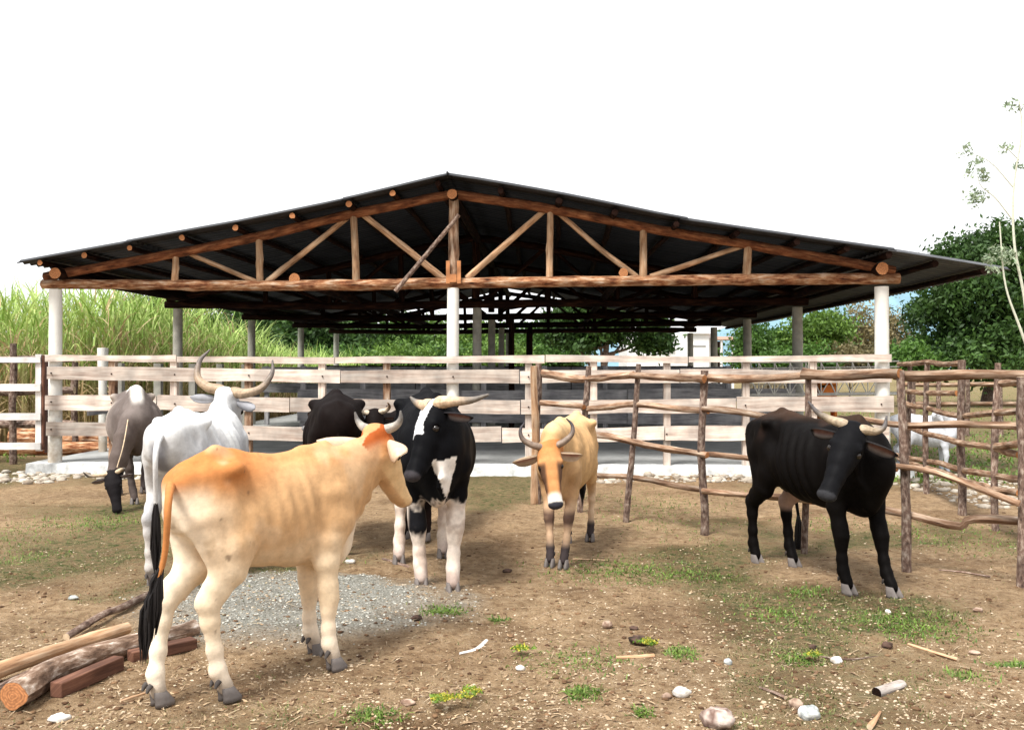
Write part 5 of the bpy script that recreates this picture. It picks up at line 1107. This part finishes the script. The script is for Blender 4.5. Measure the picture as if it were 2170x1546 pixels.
# single stones and clods
def rock(name, label, px, py, w, hgt, ca, cb, seed, cat='stone', rz_=0.0, dep=None, lump=.34):
    c_ = G(px, py); V = []; Fl = []; a_, b2 = 12, 18; dep = dep or w*.7
    for i in range(a_+1):
        for j in range(b2):
            th = math.pi*i/a_; ph = 2*math.pi*j/b2; n_ = np.array([math.sin(th)*math.cos(ph), math.sin(th)*math.sin(ph), math.cos(th)])
            r_ = 1+lump*2*(float(fbm(n_[0]*1.8+seed, n_[1]*1.8+5, n_[2]*1.8, seed))-.5)+.10*(float(fbm(n_[0]*7+seed, n_[1]*7, n_[2]*7, seed))-.5)
            q = n_*r_*np.array([w/2, dep/2, hgt/2]); V.append((q[0]*math.cos(rz_)-q[1]*math.sin(rz_), q[0]*math.sin(rz_)+q[1]*math.cos(rz_), q[2]+hgt*.36+float(gz(c_[0], c_[1]))))
    for i in range(a_):
        for j in range(b2): Fl.append((i*b2+j, (i+1)*b2+j, (i+1)*b2+(j+1) % b2, i*b2+(j+1) % b2))
    Vn = np.array(V); t = fbm(Vn[:, 0]*40, Vn[:, 1]*40, Vn[:, 2]*40, seed); cc = pick(ca, cb, ss(.35, .65, t)); o = mesh_obj(name, Vn, Fl, M_stone, col=cc); o.location = (c_[0], c_[1], 0)
    return tag(o, label, cat)
WS = ((.50, .46, .40), (.80, .78, .74)); BS = ((.22, .14, .10), (.46, .34, .26)); DS = ((.03, .02, .015), (.10, .06, .045))
for i, a in enumerate([('stone', 'white rounded stone near the bottom edge, left of the mottled lump', 1444, 1476, .085, .055, *WS), ('stone', 'small brown stone touching the white rounded stone on its left', 1412, 1480, .05, .032, *BS), ('stone', 'large white speckled stone low at the right with pebble behind it', 1714, 1520, .10, .07, (.30, .32, .32), (.82, .82, .78)),
                       ('stone', 'reddish brown stone behind the white speckled stone', 1686, 1496, .065, .05, *BS), ('stone', 'mottled brown lump of stone at the bottom edge', 1520, 1535, .15, .10, (.16, .10, .08), (.58, .48, .42)), ('stone', 'tan stone standing in the middle of the dirt', 1287, 1330, .065, .05, *BS), ('stone', 'white stone wedged between the logs', 371, 1350, .075, .05, *WS),
                       ('stone', 'pale stone lying in front of the thick log end', 126, 1522, .09, .04, *WS), ('stone', 'small grey stone in the open dirt right of centre', 1543, 1410, .045, .04, (.28, .30, .30), (.46, .48, .47)), ('stone', 'cream stone beside the dry twigs at right', 1772, 1408, .06, .045, *WS), ('stone', 'pale stone just past the hooves of the black cow', 1882, 1300, .035, .03, *WS), ('stone', 'grey stone by the right fence post foot', 2072, 1296, .07, .03, *BS),
                       ('stone', 'white stone on the gravel behind the heifer belly', 742, 1196, .09, .035, *WS), ('stone', 'flat bluish stone on the dirt at far left', 155, 1268, .07, .03, (.30, .34, .33), (.5, .52, .5)), ('stone', 'small white stone beside the middle grass patch', 1103, 1420, .05, .03, *WS), ('stone', 'brownish flat stone low in the foreground left of the yellow weed', 865, 1490, .07, .03, *BS),
                       ('clod', 'dark brown clod in front of the bull', 883, 1320, .075, .035, *DS), ('clod', 'dark clod between bull and yellow cow', 1075, 1211, .08, .03, *DS), ('dung_pat', 'dark dung pat beside a yellow weed', 1362, 1364, .17, .045, *DS), ('clod', 'small brown clod behind the dung pat', 1343, 1334, .06, .025, *DS), ('clod', 'dark clod among the twigs at right', 1722, 1375, .05, .03, *DS), ('clod', 'reddish clod at far right of the dirt', 2065, 1385, .06, .025, *BS), ('clod', 'dark clod on dry grass right of twigs', 1880, 1372, .07, .045, *DS)]):
    nm, lab, px, py, w, hgt, ca, cb = a; rock(nm, lab, px, py, w, hgt, ca, cb, 100+i, cat='dung' if nm == 'dung_pat' else nm, rz_=rnd.uniform(-.6, .6))
def stick(name, label, pts, r0, r1, mats, cat='stick', z=0.012, **k):
    P = [G(a, b_)+np.array([0, 0, z]) for a, b_ in pts]; o = log(name, P[0], P[-1], r0, r1, None, mats, seg=14, via=P[1:-1] if len(P) > 2 else None, **k); return tag(o, label, cat)
kk = dict(bend=.006, rough=.12, knots=1, sides=8)
stick('stick', 'long pale dry stick lying at the right of the foreground', [(1925, 1368), (2030, 1402)], .008, .010, [M_peeled, M_cutl], **kk)
stick('stick', 'pale stick lying just below the dung pat', [(1305, 1397), (1345, 1396), (1385, 1393)], .010, .013, [M_peeled, M_cutl], **kk)
stick('stick', 'grey stick on the ground at the left of the bull hooves', [(812, 1187), (870, 1205)], .012, .016, [M_fpost, M_cutl], **kk)
stick('wood_chip', 'bone white split chip of wood on the open dirt', [(975, 1388), (1010, 1379), (1032, 1362)], .007, .012, [M_wpaint, M_wpaint], cat='wood chip', **kk)
stick('log_stub', 'short pale log stub lying low at the right', [(1858, 1478), (1912, 1460)], .027, .025, [wood_mat('stub_wood', [(.3, (.2, .15, .12)), (.5, (.52, .46, .42)), (.75, (.74, .70, .66))], stretch=6), M_bark_dark], cat='log', z=.024, bend=.004, rough=.1, knots=1, sides=12)
stick('wood_chip', 'pale splintered wood chip at the bottom edge right of the speckled stone', [(1842, 1545), (1865, 1512)], .014, .006, [M_peeled, M_cutl], cat='wood chip', **kk)
stick('stick', 'thin pale stick by the left hind hoof of the heifer', [(255, 1490), (320, 1468)], .006, .005, [M_peeled, M_cutl], **kk)
stick('stick', 'dark crooked twig left of the brown stones near the bottom', [(1610, 1460), (1640, 1470), (1665, 1482)], .007, .010, [M_fpost, M_cutl], **kk)
stick('stick', 'thin twig lying on dirt behind the right fence post', [(1990, 1210), (2040, 1215), (2100, 1225)], .006, .008, [M_fpost, M_cutl], **kk)
stick('stick', 'pale stripped stem near the yellow cow hooves', [(1215, 1187), (1290, 1190)], .005, .006, [M_peeled, M_cutl], **kk)
stick('stick', 'thin brown twig beside the dark clods at right', [(1740, 1395), (1800, 1400), (1860, 1394)], .006, .004, [M_fpost, M_cutl], **kk)
# timber pile
stick('log', 'thick bark covered log with orange cut end, nearest of the pile at left', [(25, 1500), (130, 1440), (270, 1390), (412, 1352)], .062, .05, [wood_mat('pile_bark', [(.3, (.04, .02, .012)), (.5, (.20, .13, .09)), (.62, (.42, .34, .28)), (.72, (.78, .74, .70))], stretch=3, bdist=.015, scale=.7), M_cut], cat='log', z=.06, bend=.012, rough=.16, knots=6, sides=18)
stick('log', 'smooth pale peeled pole on the pile at left', [(-60, 1470), (100, 1408), (270, 1352)], .042, .036, [M_peeled, M_cutl], cat='log', z=.065, bend=.01, rough=.05, knots=1, sides=14)
stick('log', 'thin dark crooked branch farthest in the pile at left', [(140, 1362), (215, 1318), (265, 1298), (335, 1262)], .020, .026, [M_fpost, M_cutl], cat='log', z=.03, bend=.02, rough=.2, knots=5, sides=10)
stick('log', 'thin dark pole lying between the two thicker logs at left', [(-60, 1505), (20, 1462), (105, 1420)], .028, .026, [M_fpost, M_cutl], cat='log', z=.03, bend=.01, rough=.1, knots=2, sides=10)
def timber(label, a, b_, w, hgt, z=0):
    p0 = G(*a); p1 = G(*b_); c_ = (p0+p1)/2; L = np.linalg.norm(p1-p0); an = math.atan2(p1[1]-p0[1], p1[0]-p0[0])
    P = [p0, p1]; t = thing('timber', label, 'timber', (c_[0], c_[1], 0), an); bpy.context.view_layer.update()
    V, Fl = box_geo((0, 0, hgt/2+z), L, w, hgt); bv = MB().add(V, Fl, [(p[1]+p[2], p[0]) for p in V]); o = bv.build('timber', M_timber, None, smooth=False)
    o.location = t.location; o.rotation_euler = t.rotation_euler; bpy.data.objects.remove(t); m_ = o.modifiers.new('bevel', 'BEVEL'); m_.width = .006; m_.segments = 2; o.name = 'timber'; return tag(o, label, 'timber')
timber('squared red brown timber block in front of the thick log', (118, 1478), (252, 1418), .07, .075); timber('squared red brown timber lying behind the heifer hind leg', (275, 1402), (412, 1372), .08, .06)
